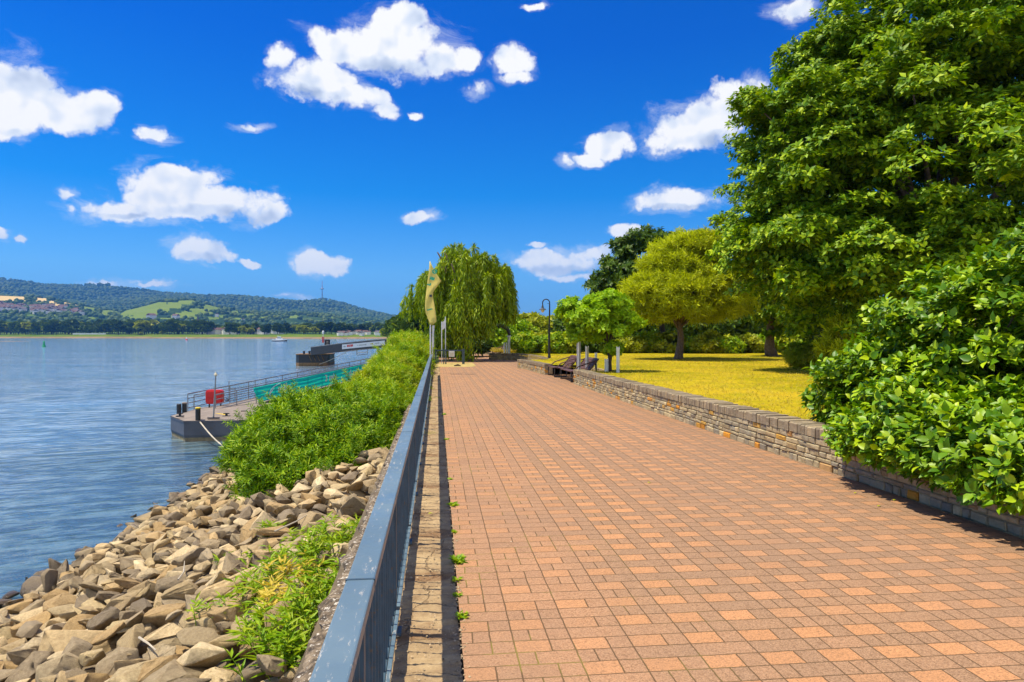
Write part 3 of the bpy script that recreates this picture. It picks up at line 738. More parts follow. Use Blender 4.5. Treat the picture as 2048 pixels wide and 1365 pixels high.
# ------------------------------------------------------------------ railing
RX = -.253
rail = empty('railing', (RX, 13, 0), 'long blue-grey painted steel railing with flat top rail beside the promenade', 'railing')
y0, y1 = -1.2, 29.6; nb = 18; bay = (y1 - y0) / nb
t = MB(); t.box((0, (y0 + y1) / 2 - 13, .872), (.047, (y1 - y0) / 2, .020)); t.build('top_rail', M['rail'], rail, bevel=.006)
for k in range(1, 9):
    t = MB(); t.box((0, y0 + k * 3.5 - 13, .872), (.0485, .006, .0215)); t.build('weld_seam', M['rail_dark'], rail)
for k in range(nb + 1):
    y = y0 + k * bay - 13
    t = MB(); t.box((0, y, .425), (.022, .022, .425)); t.box((0, y, .012), (.05, .05, .010)); t.build('post', M['rail_dark'], rail, bevel=.003)
for k in range(nb):
    t = MB(); ya = y0 + k * bay + .025 - 13; yb = ya + bay - .05
    t.box((.0, (ya + yb) / 2, .125), (.016, (yb - ya) / 2, .014)); t.box((.0, (ya + yb) / 2, .80), (.014, (yb - ya) / 2, .012))
    n = 13
    for q in range(n): t.box((0, ya + (q + .5) * (yb - ya) / n, .4625), (.014, .0035, .323))
    t.build('baluster_panel', M['rail_dark'], rail)
    if k % 1 == 0:
        t = MB()
        t.box((.030, (ya + yb) / 2, .135), (.010, (yb - ya) / 2, .010)); t.build('foot_rail', M['rail'], rail)
# ------------------------------------------------------------------ foliage
def rand_dirs(n, g, zmin=-1.0):
    v = unit(g.normal(size=(int(n * 2.5) + 10, 3))); v = v[v[:, 2] > zmin]; 
    while len(v) < n: v = np.concatenate([v, v])
    return v[:n]
def foliage(lobes, T, size, seed, clump=.8, nclump=60, per=30, flat=.6, shell=(.72, 1.0), up=.5, out=.8, zmin=-.6, rnd=.45, cut=None, jsize=.25):
    """lobes: (center, radii, weight).  Returns verts, groups of sprigs gathered in clumps on the lobes' shells"""
    g = np.random.default_rng(seed); Ps = []; Ys = []
    wsum = sum(l[2] for l in lobes)
    for c, r, w in lobes:
        c = np.array(c, float); r = np.array(r if hasattr(r, '__len__') else (r, r, r), float); n = max(3, int(nclump * w / wsum))
        dd = rand_dirs(n, g, zmin); rad = g.uniform(shell[0], shell[1], n) ** .7
        cc = c + dd * r * rad[:, None]
        for i in range(n):
            cr = clump * g.uniform(.6, 1.25); m = int(per * g.uniform(.7, 1.3))
            q = rand_dirs(m, g, -.35); rr = g.uniform(.45, 1.0, m)[:, None]
            p = cc[i] + q * rr * np.array([cr, cr, cr * flat])
            o = unit(dd[i] / r); y = unit(q * .9 + o[None] * out + np.array([0, 0, up]) + g.normal(0, rnd, (m, 3)))
            Ps.append(p); Ys.append(y)
    P_ = np.concatenate(Ps); Y_ = np.concatenate(Ys)
    if cut is not None: k = cut(P_); P_ = P_[k]; Y_ = Y_[k]
    X, Y, Z = frames(Y_, g.normal(size=Y_.shape)); s = size * (1 + g.uniform(-jsize, jsize, len(P_)))
    return stamp(T, P_, X, Y, Z, s)
def trunk_tube(mb, base, top, r0, r1, g, bend=.05, n=9, sides=10, flare=1.5):
    base = Vector(base); top = Vector(top); L = (top - base).length; pts = []; rs = []
    ax = Vector((g.normal(), g.normal(), 0)) * bend * L
    for i in range(n):
        t = i / (n - 1); p = base.lerp(top, t) + ax * math.sin(t * math.pi) * .5 + Vector((g.normal(), g.normal(), 0)) * r0 * .12 * (i > 0)
        pts.append(p); rs.append((r0 + (r1 - r0) * t) * (1 + (flare - 1) * math.exp(-t * L / (r0 * 2.2))))
    mb.tube(pts, rs, sides); return pts
def tree(name, base, lobes, T, size, mat, label, group=None, cat='tree', trunk_r=.18, fork=2.0, bark='bark', seed=1, limbs=9, **kw):
    g = np.random.default_rng(seed + 999); root = empty(name, base, label, cat, group); b = np.array(base)
    tb = MB(); fk = Vector((g.normal(0, .1), g.normal(0, .1), fork)); pts = trunk_tube(tb, (0, 0, -.05), fk, trunk_r, trunk_r * .7, g)
    for i in range(limbs):
        c, r, w = lobes[i % len(lobes)]; r = np.array(r if hasattr(r, '__len__') else (r, r, r), float)
        d_ = rand_dirs(1, g, -.2)[0]; e = Vector(np.array(c) - b + d_ * r * .72)
        st = fk * g.uniform(.75, 1.0) if i else fk
        mid = st.lerp(e, .5) + Vector((0, 0, (e - st).length * .08)); rr = trunk_r * g.uniform(.28, .5)
        tb.tube([st, st.lerp(mid, .5) + Vector((0, 0, .03)), mid, mid.lerp(e, .5), e], [rr, rr * .85, rr * .6, rr * .4, rr * .15], 6)
    tb.build('trunk', M[bark], root, smooth=True)
    v, gs = foliage(lobes, T, size, seed, **kw); me = mesh_arrays('crown', v - b[None], gs, mat); link('crown', me, None, root)
    return root

S_MAPLE = sprig(LEAF_FOLD, 7, 1.55, .25, .12, 2)
S_BUSH = sprig(LEAF_BROAD, 6, 1.25, .75, .12, 3)
S_LANCE = sprig(LEAF_NARROW, 10, 1.15, 1.0, .05, 4)
S_FERN = sprig(LEAF_NARROW, 9, 1.0, .9, .05, 5)
S_FAR = sprig(LEAF_FOLD, 4, 1.3, .4, .1, 6)
def shrink(Tm, s): return (Tm[0] * s, Tm[1])

def pl(px, py, Z): return tuple(P(px, py, Z))
# --- the big broadleaf tree at the right
Zb = 24
base = G(1905, 737, LAWN_Z); 
tree('maple_tree', pl(1880, 672 + 1.27 * F / Zb, Zb), [
    (pl(1880, 400, Zb), (7.3, 7.0, 6.6), 6), (pl(1830, 130, Zb), (4.3, 4.6, 3.6), 2), (pl(1640, 300, Zb - .5), (2.7, 3, 2.5), 1.0), (pl(1665, 135, Zb), (1.5, 1.6, 1.3), .4),
    (pl(2100, 200, Zb), (4.8, 5, 4.5), 1.6), (pl(1590, 470, Zb), (2.4, 2.6, 2.2), .8), (pl(1700, 520, Zb - 1.5), (3, 3, 2.2), 1.0), (pl(1950, 520, Zb - 3), (3.5, 3, 1.8), 1.0),
    (pl(1505, 225, Zb), (.75, .8, .5), .10)],
    S_MAPLE, .22, M['leaf_maple'], 'huge dense green broadleaf tree filling the upper right above the bush', trunk_r=.42, fork=2.4, seed=21, limbs=22,
    clump=.78, nclump=1500, per=34, flat=.55, shell=(.35, 1.0), up=1.15, out=.45, zmin=-.75)
# --- its neighbour, behind and to the left
Zc = 42
tree('maple_tree', pl(1543, 672 + 1.27 * F / Zc, Zc), [(pl(1600, 570, Zc), (3.7, 4, 3.2), 3), (pl(1640, 480, Zc), (4.2, 4, 4), 2), (pl(1525, 520, Zc), (1.9, 2.2, 2.3), 1.0), (pl(1620, 640, Zc), (3.4, 3.5, 1.5), 1)],
    S_MAPLE, .27, M['leaf_maple'], 'smaller dark green tree with bare lower trunk, left of the huge tree', trunk_r=.28, fork=2.6, seed=22, limbs=12,
    clump=.85, nclump=420, per=28, flat=.55, shell=(.4, 1.0), up=1.0, out=.4, zmin=-.7)
# --- yellow-green feathery tree
Zy = 37
tree('locust_tree', pl(1357, 672 + 1.27 * F / Zy, Zy), [(pl(1365, 590, Zy), (3.1, 3.1, 2.1), 3), (pl(1385, 525, Zy), (2.0, 2.0, 1.5), 1.6), (pl(1440, 600, Zy), (1.7, 1.9, 1.5), 1), (pl(1290, 610, Zy), (1.5, 1.8, 1.2), .9), (pl(1345, 540, Zy), (1.5, 1.5, 1.3), .8)],
    S_FERN, .27, M['leaf_yellow'], 'golden yellow-green feathery tree with brown trunk standing on the dry lawn', trunk_r=.19, fork=2.1, seed=23, limbs=16,
    clump=.52, nclump=620, per=24, flat=.6, shell=(.35, 1.0), up=.35, out=.6, zmin=-.75)
# --- dark tree behind it
Zd = 52
tree('oak_tree', pl(1321, 672 + 1.27 * F / Zd, Zd), [(pl(1310, 540, Zd), (3.9, 3.5, 3.0), 3), (pl(1235, 570, Zd), (1.8, 2, 1.6), 1), (pl(1330, 600, Zd), (4.5, 3, 2), 1), (pl(1290, 492, Zd), (1.8, 2, 1.0), .7)],
    S_MAPLE, .40, M['leaf_dark'], 'dark green tree rising behind the golden tree on the lawn', trunk_r=.24, fork=2.6, seed=24, bark='bark_dark', limbs=10,
    clump=.9, nclump=170, per=24, flat=.5, shell=(.5, 1.0))
# --- small lime-green tree with stakes
Zs = 24.4
tree('young_tree', pl(1217, 672 + 1.27 * F / Zs, Zs), [(pl(1185, 640, Zs), (1.05, 1.1, .62), 2), (pl(1235, 650, Zs), (.75, .9, .7), 1.3), (pl(1150, 625, Zs), (.65, .7, .42), .8), (pl(1215, 610, Zs), (.75, .8, .40), .9), (pl(1222, 700, Zs), (.28, .3, .36), .35), (pl(1170, 672, Zs), (.5, .5, .25), .4)],
    S_MAPLE, .15, M['leaf_lime'], 'small bright lime-green tree leaning over white tree guards beside the lounge seats', trunk_r=.085, fork=1.0, seed=25, bark='bark_dark', limbs=14,
    clump=.26, nclump=200, per=22, flat=.6, shell=(.3, 1.0), up=.35, out=.5)

# --- willow
def willow():
    Zw = 47; g = np.random.default_rng(31); c = np.array(pl(928, 590, Zw)); base = np.array([c[0], c[1], 0.0])
    root = empty('weeping_willow', tuple(base), 'big weeping willow hanging down to the path behind the flags', 'tree')
    tb = MB(); trunk_tube(tb, (0, 0, -.1), (.2, 0, 3.2), .42, .3, g)
    V = []; leafP = []; leafY = []; leafN = []
    ends = []
    for i in range(22):
        a = g.uniform(0, 6.28); rr = g.uniform(.4, .8); e = Vector((math.cos(a) * 3.3 * rr, math.sin(a) * 3.2 * rr, g.uniform(4.5, 7.3)))
        tb.tube([(.2, 0, 3.1), Vector((.1, 0, 3.1)).lerp(e, .5) + Vector((0, 0, .4)), e], [.17, .1, .04], 6)
    tb.build('trunk', M['bark'], root, smooth=True)
    lobes = [((-.1, 0, 5.5), (2.7, 2.8, 2.45), 5), ((2.2, 0, 5.3), (1.15, 1.5, 1.7), 1.8), ((-1.9, -.4, 5.0), (1.5, 1.7, 1.6), 1.4), ((-3.2, 0, 4.0), (.9, 1.0, .9), .6), ((0.3, -.5, 6.6), (1.6, 1.6, 1.35), 1.0), ((0, -1.6, 3.8), (2.2, 1.2, 1.5), 1.6), ((0, -1.2, 2.6), (1.9, 1.2, .9), 1.0), ((.2, 1.4, 2.6), (1.9, 1.2, .9), .7), ((2.4, 0, 5.9), (.8, 1, .9), .5)]
    wsum = sum(l[2] for l in lobes)
    for lc, lr, w in lobes:
        nf = int(215 * w / wsum); dd = rand_dirs(nf, g, -.35)
        for k in range(nf):
            p0 = np.array(lc) + dd[k] * np.array(lr) * g.uniform(.55, 1.02)
            outd = np.array([p0[0], p0[1], 0.0]); outd = outd / (np.linalg.norm(outd) + .4)
            L0 = g.uniform(1.0, 2.4) if g.random() < .6 else g.uniform(2.4, 4.2)
            for s_ in range(int(g.integers(9, 16))):
                a = g.uniform(0, 6.28); h = unit(np.array([math.cos(a), math.sin(a), 0]) * .55 + outd * .9)
                reach = g.uniform(.15, .70); 
                fx_ = p0[0] + h[0] * .5
                if fx_ < -2.7: floor_ = 2.9
                elif fx_ < -1.7: floor_ = 1.0
                elif fx_ < 1.0: floor_ = .1
                elif fx_ < 1.9: floor_ = 1.3
                else: floor_ = 2.3
                floor_ += abs(g.normal(0, .45)) * (fx_ < -1.7 or fx_ > 1.0)
                length = min(L0 * g.uniform(.75, 1.15), p0[2] - floor_ + g.uniform(-.3, .3))
                if length < .5: continue
                n = int(length / .085); t = np.linspace(0, 1, n); ts = t * length
                px_ = reach * (1 - np.exp(-ts * 2.2)); pz = .28 * np.sin(np.minimum(ts * 3, math.pi)) * .6 - np.maximum(ts - .2, 0)
                sway = g.normal(0, .05, 2)
                pts = p0 + h * px_[:, None] + np.stack([sway[0] * ts, sway[1] * ts, pz], 1)
                al = np.concatenate([pts[1:] - pts[:-1], pts[-1:] - pts[-2:-1]]) if n > 1 else np.array([[0, 0, -1.0]])
                leafP.append(pts + g.normal(0, .02, pts.shape)); leafY.append(unit(unit(al) + g.normal(0, .33, al.shape))); leafN.append(h[None] + np.array([0, 0, .5]) + g.normal(0, .5, al.shape))
    Pp = np.concatenate(leafP); Yy = np.concatenate(leafY); Nn = np.concatenate(leafN); X, Y, Z = frames(Yy, Nn)
    T = (np.array([(0, 0, 0), (-.11, .4, .02), (0, 1, -.05), (.11, .4, .02)], float), [np.array([(0, 3, 2), (0, 2, 1)])])
    v, gs = stamp(T, Pp, X, Y, Z, g.uniform(.26, .42, len(Pp)))
    link('crown', mesh_arrays('crown', v, gs, M['leaf_willow']), None, root)
willow()

# --- big bush over the wall
bl = [((6.45, 7.2, 1.25), (1.40, 1.6, 1.30), 4), ((5.95, 8.3, .95), (.80, .9, .62), 1.6), ((6.9, 6.2, 1.8), (1.5, 1.4, 1.10), 2.2), ((5.45, 6.7, .72), (.62, .9, .50), 1.4),
      ((5.22, 5.9, .58), (.52, .7, .44), 1.1), ((4.85, 6.1, .52), (.26, .8, .30), .9), ((4.88, 7.1, .50), (.22, .6, .24), .6), ((4.88, 5.2, .50), (.26, .6, .30), .6), ((5.75, 8.9, .72), (.50, .5, .34), .6), ((5.6, 5.2, .8), (.6, .8, .55), .8), ((7.6, 8.2, 1.5), (1.5, 1.4, 1.2), 1.0)]
broot = empty('leafy_bush', (6.3, 7.4, LAWN_Z), 'large glossy green bush spilling over the stone wall at the right edge', 'bush')
tb = MB(); g = np.random.default_rng(5)
for i in range(46):
    c, r, w = bl[i % len(bl)]; e = Vector(c) + Vector(rand_dirs(1, g, -.5)[0] * np.array(r) * .85) - Vector((6.3, 7.4, LAWN_Z)); b0 = Vector((g.normal(0, .25), g.normal(0, .3), 0))
    tb.tube([b0, b0.lerp(e, .5) + Vector((0, 0, .15)), e], [.022, .014, .005], 5)
tb.build('stem', M['bark'], broot)
v, gs = foliage(bl, S_BUSH, .092, 41, clump=.25, nclump=900, per=19, flat=.62, shell=(.55, 1.04), up=1.1, out=.55, zmin=-.9, rnd=.35,
                cut=lambda p: ((p[:, 0] > 5.16) | (p[:, 2] > .58) | ((p[:, 0] < 4.90) & (p[:, 2] > .15))) & (p[:, 2] > .12) & (p[:, 0] > 4.45))
link('foliage', mesh_arrays('foliage', v - np.array([6.3, 7.4, LAWN_Z]), gs, M['leaf_bush']), None, broot)

# --- shrubs on the river bank
def shrub(center, lobes, n, size, label, mat='leaf_bank', T=None, seed=1, group='shrubs on the river bank', clump=.34, per=20, name='willow_shrub', **kw):
    c = np.array(center, float); root = empty(name, tuple(c), label, 'shrub', group)
    g = np.random.default_rng(seed); tb = MB()
    for i in range(24):
        lc, lr, w = lobes[i % len(lobes)]; e = Vector(np.array(lc) + rand_dirs(1, g, -.2)[0] * np.array(lr) * .9); b0 = Vector((g.normal(0, .35), g.normal(0, .35), -.1))
        tb.tube([b0, b0.lerp(e, .5) + Vector((0, 0, .1)), e], [.025, .016, .005], 5)
    tb.build('stem', M['bark'], root)
    kw.setdefault('up', .85); kw.setdefault('out', .5)
    v, gs = foliage(lobes, T or S_LANCE, size, seed, clump=clump, nclump=n, per=per, flat=.75, **kw)
    ps = []; ys_ = []
    for i in range(int(n * .22)):
        lc, lr, w = lobes[int(g.integers(len(lobes)))]; d0 = rand_dirs(1, g, -.1)[0]; p0 = np.array(lc) + d0 * np.array(lr) * 1.02; u = unit(d0 * .5 + np.array([g.normal(0, .2), g.normal(0, .2), 1.0])); L = clump * g.uniform(.5, 1.7); m = int(L / (size * .28)) + 2
        t_ = np.linspace(0, 1, m)[:, None]; ps.append(p0 + u * t_ * L + np.array([u[0], u[1], 0]) * t_ ** 2 * L * .4); ys_.append(unit(np.repeat(u[None], m, 0) + g.normal(0, .25, (m, 3))))
    ps = np.concatenate(ps); ys_ = np.concatenate(ys_); v2, gs2 = stamp(T or S_LANCE, ps, *frames(ys_, g.normal(size=ys_.shape)), size * g.uniform(.6, .95, len(ps)))
    v, gs = join([(v, gs), (v2, gs2)])
    link('foliage', mesh_arrays('foliage', v, gs, M[mat]), None, root)
    return root
shrub((-2.25, 14.0, -1.05), [((0, 0, .70), (1.10, 1.5, .76), 4), ((-1.05, -.2, .45), (.62, .8, .52), 1.7), ((.7, -.9, .55), (.55, .8, .5), 1.4), ((-.3, -1.65, .10), (.80, .7, .52), 1.5), ((.6, -1.7, .3), (.5, .5, .35), .6), ((.85, .4, .85), (.45, 1.0, .45), 1), ((-.7, .9, .80), (.7, .8, .42), 1)],
      700, .125, 'nearest willow shrub, deep green, overhanging the bare riprap', seed=51, shell=(.5, 1.05), zmin=-.8, clump=.29, mat='leaf_bank_green')
shrub((-1.70, 18.0, -1.52), [((0, 0, 1.12), (1.0, 1.7, .76), 3), ((-.7, -.6, 1.0), (.6, .8, .5), 1), ((.7, -.3, .95), (.6, 1.2, .55), 1)], 460, .12, 'second willow shrub with yellowish tips, right behind the nearest one', seed=52, clump=.29)
shrub((-1.6, 22.5, -1.46), [((0, 0, 1.28), (1.0, 2.0, .74), 3), ((.6, 0, 1.05), (.5, 1.7, .55), 1.2)], 360, .135, 'yellow-tinged shrub in the middle of the bank thicket below the teal banner', seed=53, clump=.31)
shrub((-1.55, 27.0, -1.22), [((0, 0, 1.33), (.9, 2.5, .74), 3), ((.55, 0, 1.2), (.45, 2.0, .55), 1)], 300, .15, 'bank shrub beside the railing where the teal banner disappears', seed=54, clump=.34)
shrub((-1.5, 31.5, -1.05), [((0, 0, 1.36), (.9, 2.6, .75), 3), ((.5, 0, 1.2), (.45, 2.1, .6), 1)], 240, .18, 'pale green bank shrub left of the railing end', seed=55, clump=.38)
shrub((-1.55, 36.8, -.9), [((0, 0, 1.3), (.9, 2.8, .75), 3)], 170, .21, 'bank shrub just left of the tall yellow flag', seed=56, clump=.42)
shrub((-1.6, 42.8, -.9), [((0, 0, 1.35), (.95, 3.2, .8), 3)], 150, .24, 'bank shrub at the shore end of the teal gangway', seed=57, clump=.46)
shrub((-1.8, 50.0, -.9), [((0, 0, 1.35), (1.1, 4.0, .8), 3)], 140, .28, 'far bank shrub between the two gangways', seed=58, clump=.5)
shrub((-2.4, 62.0, -.8), [((0, 0, 1.3), (1.5, 6.0, .85), 3)], 140, .34, 'farthest bank shrub in front of the dark gangway', seed=59, clump=.55)

# --- weeds among the stones
GW = 'weeds growing in the riprap'
g = np.random.default_rng(61)
weeds = [(0,0)]
wd = [((672, 1080), .32, 'tall yellow-green weed against the quay edge'), ((640, 1110), .34, 'weed with reddish tips upper middle of the patch by the rail'), ((560, 1130), .34, 'bright weed at the upper left of the patch'),
      ((600, 1160), .30, 'weed in the middle of the green patch'), ((650, 1170), .34, 'dense weed hugging the quay edge halfway down'), ((520, 1180), .30, 'leftmost weed clump overlapping pale stones'),
      ((470, 1200), .22, 'low weed poking out at the left tip of the patch'), ((560, 1215), .30, 'straw-mixed weed in the patch centre'), ((620, 1225), .34, 'leafy weed right of the straw-coloured clump'),
      ((530, 1250), .26, 'weed above the shaded dark stones'), ((580, 1280), .30, 'weed low in the patch near the rail'), ((560, 1320), .22, 'lowest small weed between dark stones'),
      ((540, 1050), .20, 'slim upright sprout on bare stones'), ((462, 1110), .18, 'thin sprout left of the weed patch'), ((700, 1040), .20, 'small weed where patch meets the stones by the rail'), ((610, 1060), .16, 'tiny weed at the top of the patch')]
for i, ((px, py), h, lab) in enumerate(wd):
    p = G(px, py + 25, -.9)
    for _ in range(12): p = G(px, py + 25, bank_z(p.x) + .12)
    root = empty('weed', tuple(p), lab, 'weed', GW); tb = MB(); Pn = []; Yn = []; Ps_ = []
    n = int(26 * h / .3)
    for k in range(n):
        a = g.uniform(0, 6.28); lean = g.uniform(.1, .8); L = h * g.uniform(.6, 1.25); b0 = Vector((g.normal(0, .10 if i != 12 else .03), g.normal(0, .10 if i != 12 else .03), -.04)); e = b0 + Vector((math.cos(a) * lean, math.sin(a) * lean, 1.0)).normalized() * L
        tb.tube([b0, b0.lerp(e, .55) + Vector((0, 0, .02)), e], [.004, .003, .0012], 4, cap=False)
        m = int(g.integers(9, 16)); t = g.uniform(.2, 1.0, m)
        Pn.append(np.array([b0.lerp(e, q) for q in t])); aa = g.uniform(0, 6.28, m); Yn.append(np.stack([np.cos(aa), np.sin(aa), g.uniform(.1, .9, m)], 1))
    tb.build('stalk', M['straw' if i in (7,) else 'weed'], root)
    Pn = np.concatenate(Pn); Yn = unit(np.concatenate(Yn)); X, Y, Z = frames(Yn, np.array([0, 0, 1.0]) + g.normal(0, .3, Yn.shape))
    v, gs = stamp(LEAF_NARROW, Pn, X, Y, Z, g.uniform(.07, .125, len(Pn))); link('leaves', mesh_arrays('leaves', v, gs, M['straw' if i in (3, 7) else 'weed']), None, root)
# weeds in the kerb joint
GK = 'weeds in the joint along the paving'
for i, (px, py, s, lab) in enumerate([(917, 1124, .075, 'largest green weed tuft in the joint at the paving edge'), (905, 1012, .06, 'green tuft in the joint beside a dark stick stain'), (912, 1162, .045, 'small tuft just below the largest joint weed'),
        (925, 1235, .05, 'star-shaped tuft nearest the camera in the paving joint'), (909, 1066, .04, 'tiny tuft between two larger ones in the joint'), (900, 960, .04, 'little yellow-green tuft further up the joint'), (893, 880, .05, 'far joint tuft halfway to the flags'), (888, 830, .06, 'farthest joint tuft by the railing shadow'), (916, 1192, .035, 'yellowing leaf tuft in the joint')]):
    p = G(px, py, 0); n = 46 if s > .055 else 26; aa = g.uniform(0, 6.28, n); Yn = unit(np.stack([np.cos(aa), np.sin(aa), g.uniform(.15, 1.0, n)], 1))
    Pn = np.stack([g.normal(0, s * .25, n), g.normal(0, s * .4, n), np.zeros(n)], 1); X, Y, Z = frames(Yn, np.array([0, 0, 1.0]) + g.normal(0, .3, Yn.shape))
    v, gs = stamp(LEAF_FOLD, Pn, X, Y, Z, g.uniform(.6, 1.1, n) * s); o = link('joint_weed', mesh_arrays('joint_weed', v, gs, M['weed'])); o.location = p; tag(o, lab, 'weed', GK)
# fallen leaves
for px, py, lab in [(1708, 987, 'fallen yellow leaf left of the bush shadow on the paving'), (1755, 1013, 'fallen yellow leaf below the bush, closest to the shadow tip'), (1786, 1001, 'fallen yellow leaf inside the bush shadow'), (856, 1028, 'yellow leaf lying on the worn strip beside the railing'), (1295, 966, 'single pale leaf alone mid promenade')]:
    p = G(px, py, .012); v, gs = stamp(LEAF_FOLD, np.zeros((1, 3)), *frames(np.array([[1.0, .4, .1]]), np.array([[0, 0, 1.0]])), [.055]); o = link('fallen_leaf', mesh_arrays('fallen_leaf', v, gs, M['leaf_yellow'])); o.location = p; tag(o, lab, 'leaf')
# lawn blades
def tufts(n, area, size, mat, seed, name, label, z=LAWN_Z):
    g = np.random.default_rng(seed); y = area[2] + (area[3] - area[2]) * g.random(n) ** 1.6; x = g.uniform(area[0], area[1], n)
    Pp = np.repeat(np.stack([x, y, np.full(n, z)], 1), 4, axis=0) + g.normal(0, .02, (n * 4, 3)) * np.array([1, 1, 0]); a = g.uniform(0, 6.28, n * 4)
    Yy = unit(np.stack([np.cos(a) * .7, np.sin(a) * .7, g.uniform(.5, 1.2, n * 4)], 1)); X, Y, Z = frames(Yy, g.normal(size=Yy.shape))
    v, gs = stamp(LEAF_NARROW, Pp, X, Y, Z, g.uniform(.5, 1.2, n * 4) * size); tag(link(name, mesh_arrays(name, v, gs, mat)), label, 'grass', kind='stuff')
tufts(22000, (5.25, 20, 8, 44), .055, M['straw'], 71, 'lawn_grass', 'dry yellow lawn grass behind the stone wall')
tufts(2600, (4.3, 7.0, 51, 68), .22, M['straw'], 72, 'planter_grass', 'dry straw grass on the far planter wall', z=.45)

# --- shrubs and hedge beyond the lawn
GH = 'hedge shrubs along the far side of the lawn'
def mound(px, py_base, w, h, Z, mat, label, seed, T=S_FAR, size=.30, n=26, group=GH, name='hedge_shrub', cat='shrub', z=LAWN_Z, clump=.4):
    b = Vector(pl(px, 672, Z)); b.z = z; root = empty(name, b, label, cat, group); g = np.random.default_rng(seed)
    tb = MB()
    for i in range(7): tb.tube([(0, 0, -.05), (g.normal(0, w * .15), g.normal(0, w * .15), h * .4), (g.normal(0, w * .3), g.normal(0, w * .3), h * .75)], [.03, .02, .008], 5)
    tb.build('stem', M['bark_dark'], root)
    v, gs = foliage([((0, 0, h * .48), (w / 2, w / 2, h * .5), 1)], T, size, seed, clump=clump, nclump=n, per=26, flat=.7, shell=(.6, 1.0), zmin=-.9, cut=lambda p: p[:, 2] > .02)
    link('foliage', mesh_arrays('foliage', v, gs, M[mat]), None, root); return root
hs = [(1050, 'leaf_bank', 'leftmost'), (1082, 'leaf_olive', 'left of the lamp post'), (1118, 'leaf_bank', 'right of the lamp post'), (1150, 'leaf_dark', 'behind the white guards'), (1262, 'leaf_olive', 'right of the lime-green tree'), (1296, 'leaf_bank', 'left of the dark trunk'),
      (1338, 'leaf_olive', 'between the two trunks'), (1385, 'leaf_bank', 'just right of the golden tree trunk'), (1418, 'leaf_olive', 'reddish-based'), (1452, 'leaf_bank', 'in the middle of the right half'), (1492, 'leaf_olive', 'rounded, left of the far bare trunk'), (1522, 'leaf_lime', 'clipped, touching the far bare trunk'), (1572, 'leaf_bank', 'rightmost, in front of the dark shade'), (1205, 'leaf_dark', 'behind the lime-green tree')]
for i, (px, mt, w) in enumerate(hs):
    rr = random.Random(i); mound(px, 706, rr.uniform(1.7, 2.5), rr.uniform(.9, 1.35), 50 + rr.uniform(-1, 2), mt, 'low hedge shrub on the far lawn edge, ' + w, 300 + i, n=30)
mound(1606, 737, 1.0, .95, 26, 'leaf_bank', 'rounded grey-green shrub on the lawn left of the big bush', 330, size=.13, n=60, clump=.22, T=S_LANCE)
mound(1650, 740, .9, .80, 24, 'leaf_olive', 'second rounded shrub half behind the big bush', 331, size=.13, n=50, clump=.22, T=S_LANCE)
mound(1712, 700, 1.7, 1.75, 22, 'leaf_yellow', 'yellowish feathery shrub showing above the big bush', 332, size=.20, n=80, clump=.3, T=S_FERN)
mound(1800, 700, 2.2, 2.0, 24, 'leaf_dark', 'dark shrub under the huge tree', 333, size=.20, n=80, clump=.4)
# belt of trees closing the park
belt = [(1012, 612, 672, 88, 1.9, 'leaf_dark', 'narrow dark conifer just right of the willow'), (998, 640, 690, 66, 2.4, 'leaf_lime', 'light green tree behind the arched pipe'), (1062, 636, 690, 74, 3.0, 'leaf_olive', 'broad olive tree left of the lamp post'),
        (1102, 640, 690, 78, 3.2, 'leaf_olive', 'broad olive tree behind the lamp post'), (1030, 648, 690, 70, 2.0, 'leaf_bank', 'small green tree between the pipe and the olive trees'), (1150, 640, 690, 74, 3.6, 'leaf_dark', 'dark tree behind the lime-green tree'),
        (1220, 590, 690, 70, 4.4, 'leaf_dark', 'tall dark tree left of the golden tree in the belt'), (1290, 610, 690, 66, 4.2, 'leaf_dark', 'dark belt tree behind the two trunks'), (1370, 590, 690, 66, 4.6, 'leaf_dark', 'dark belt tree behind the golden tree'),
        (1450, 580, 690, 66, 4.8, 'leaf_dark', 'dark belt tree right of the golden tree'), (1540, 560, 690, 68, 5.4, 'leaf_dark', 'dark belt tree behind the far bare trunk'), (1640, 540, 690, 68, 6.0, 'leaf_dark', 'dark belt tree left behind the huge tree'),
        (1780, 520, 690, 66, 7.0, 'leaf_dark', 'dark belt tree directly behind the huge tree'), (1960, 520, 690, 62, 7.5, 'leaf_dark', 'dark belt tree at the right edge')]
for i, (px, pt, pb, Z, w, mt, lab) in enumerate(belt):
    zt = EYE + (672 - pt) * Z / F; c = Vector(pl(px, 672, Z)); h = zt - .6
    con = 'conifer' in lab
    lobes = [((c.x, c.y, .6 + h * .5), (w * .75, w * .7, h * .52), 3)]
    if con: lobes = [((c.x, c.y, 1.5), (w * .9, w, 1.2), 2), ((c.x, c.y, 3.2), (w * .6, w * .6, 1.2), 1.5), ((c.x, c.y, 4.6), (w * .3, w * .3, 1.0), .8)]
    else: lobes += [((c.x - w * .5, c.y - .5, .5 + h * .35), (w * .5, w * .5, h * .36), 1), ((c.x + w * .55, c.y - .5, .5 + h * .35), (w * .5, w * .5, h * .36), 1)]
    tree('conifer_tree' if con else 'park_tree', (c.x, c.y, LAWN_Z), lobes, S_FAR, .55, M[mt], lab, 'trees closing the far side of the park', seed=400 + i, limbs=5, trunk_r=.2, fork=1.3, bark='bark_dark',
         clump=.8, nclump=int(40 + w * 16), per=26, flat=.5, shell=(.6, 1.0), zmin=-.95, cut=lambda p: p[:, 2] > .5)

mound(905, 712, 3.4, 2.4, 54, 'leaf_dark', 'dark shrub at the back of the weeping willow', 334, size=.30, n=60, group=None, z=0)
mound(935, 712, 3.4, 1.8, 56, 'leaf_dark', 'second dark shrub low behind the weeping willow', 335, size=.30, n=60, group=None, z=0)
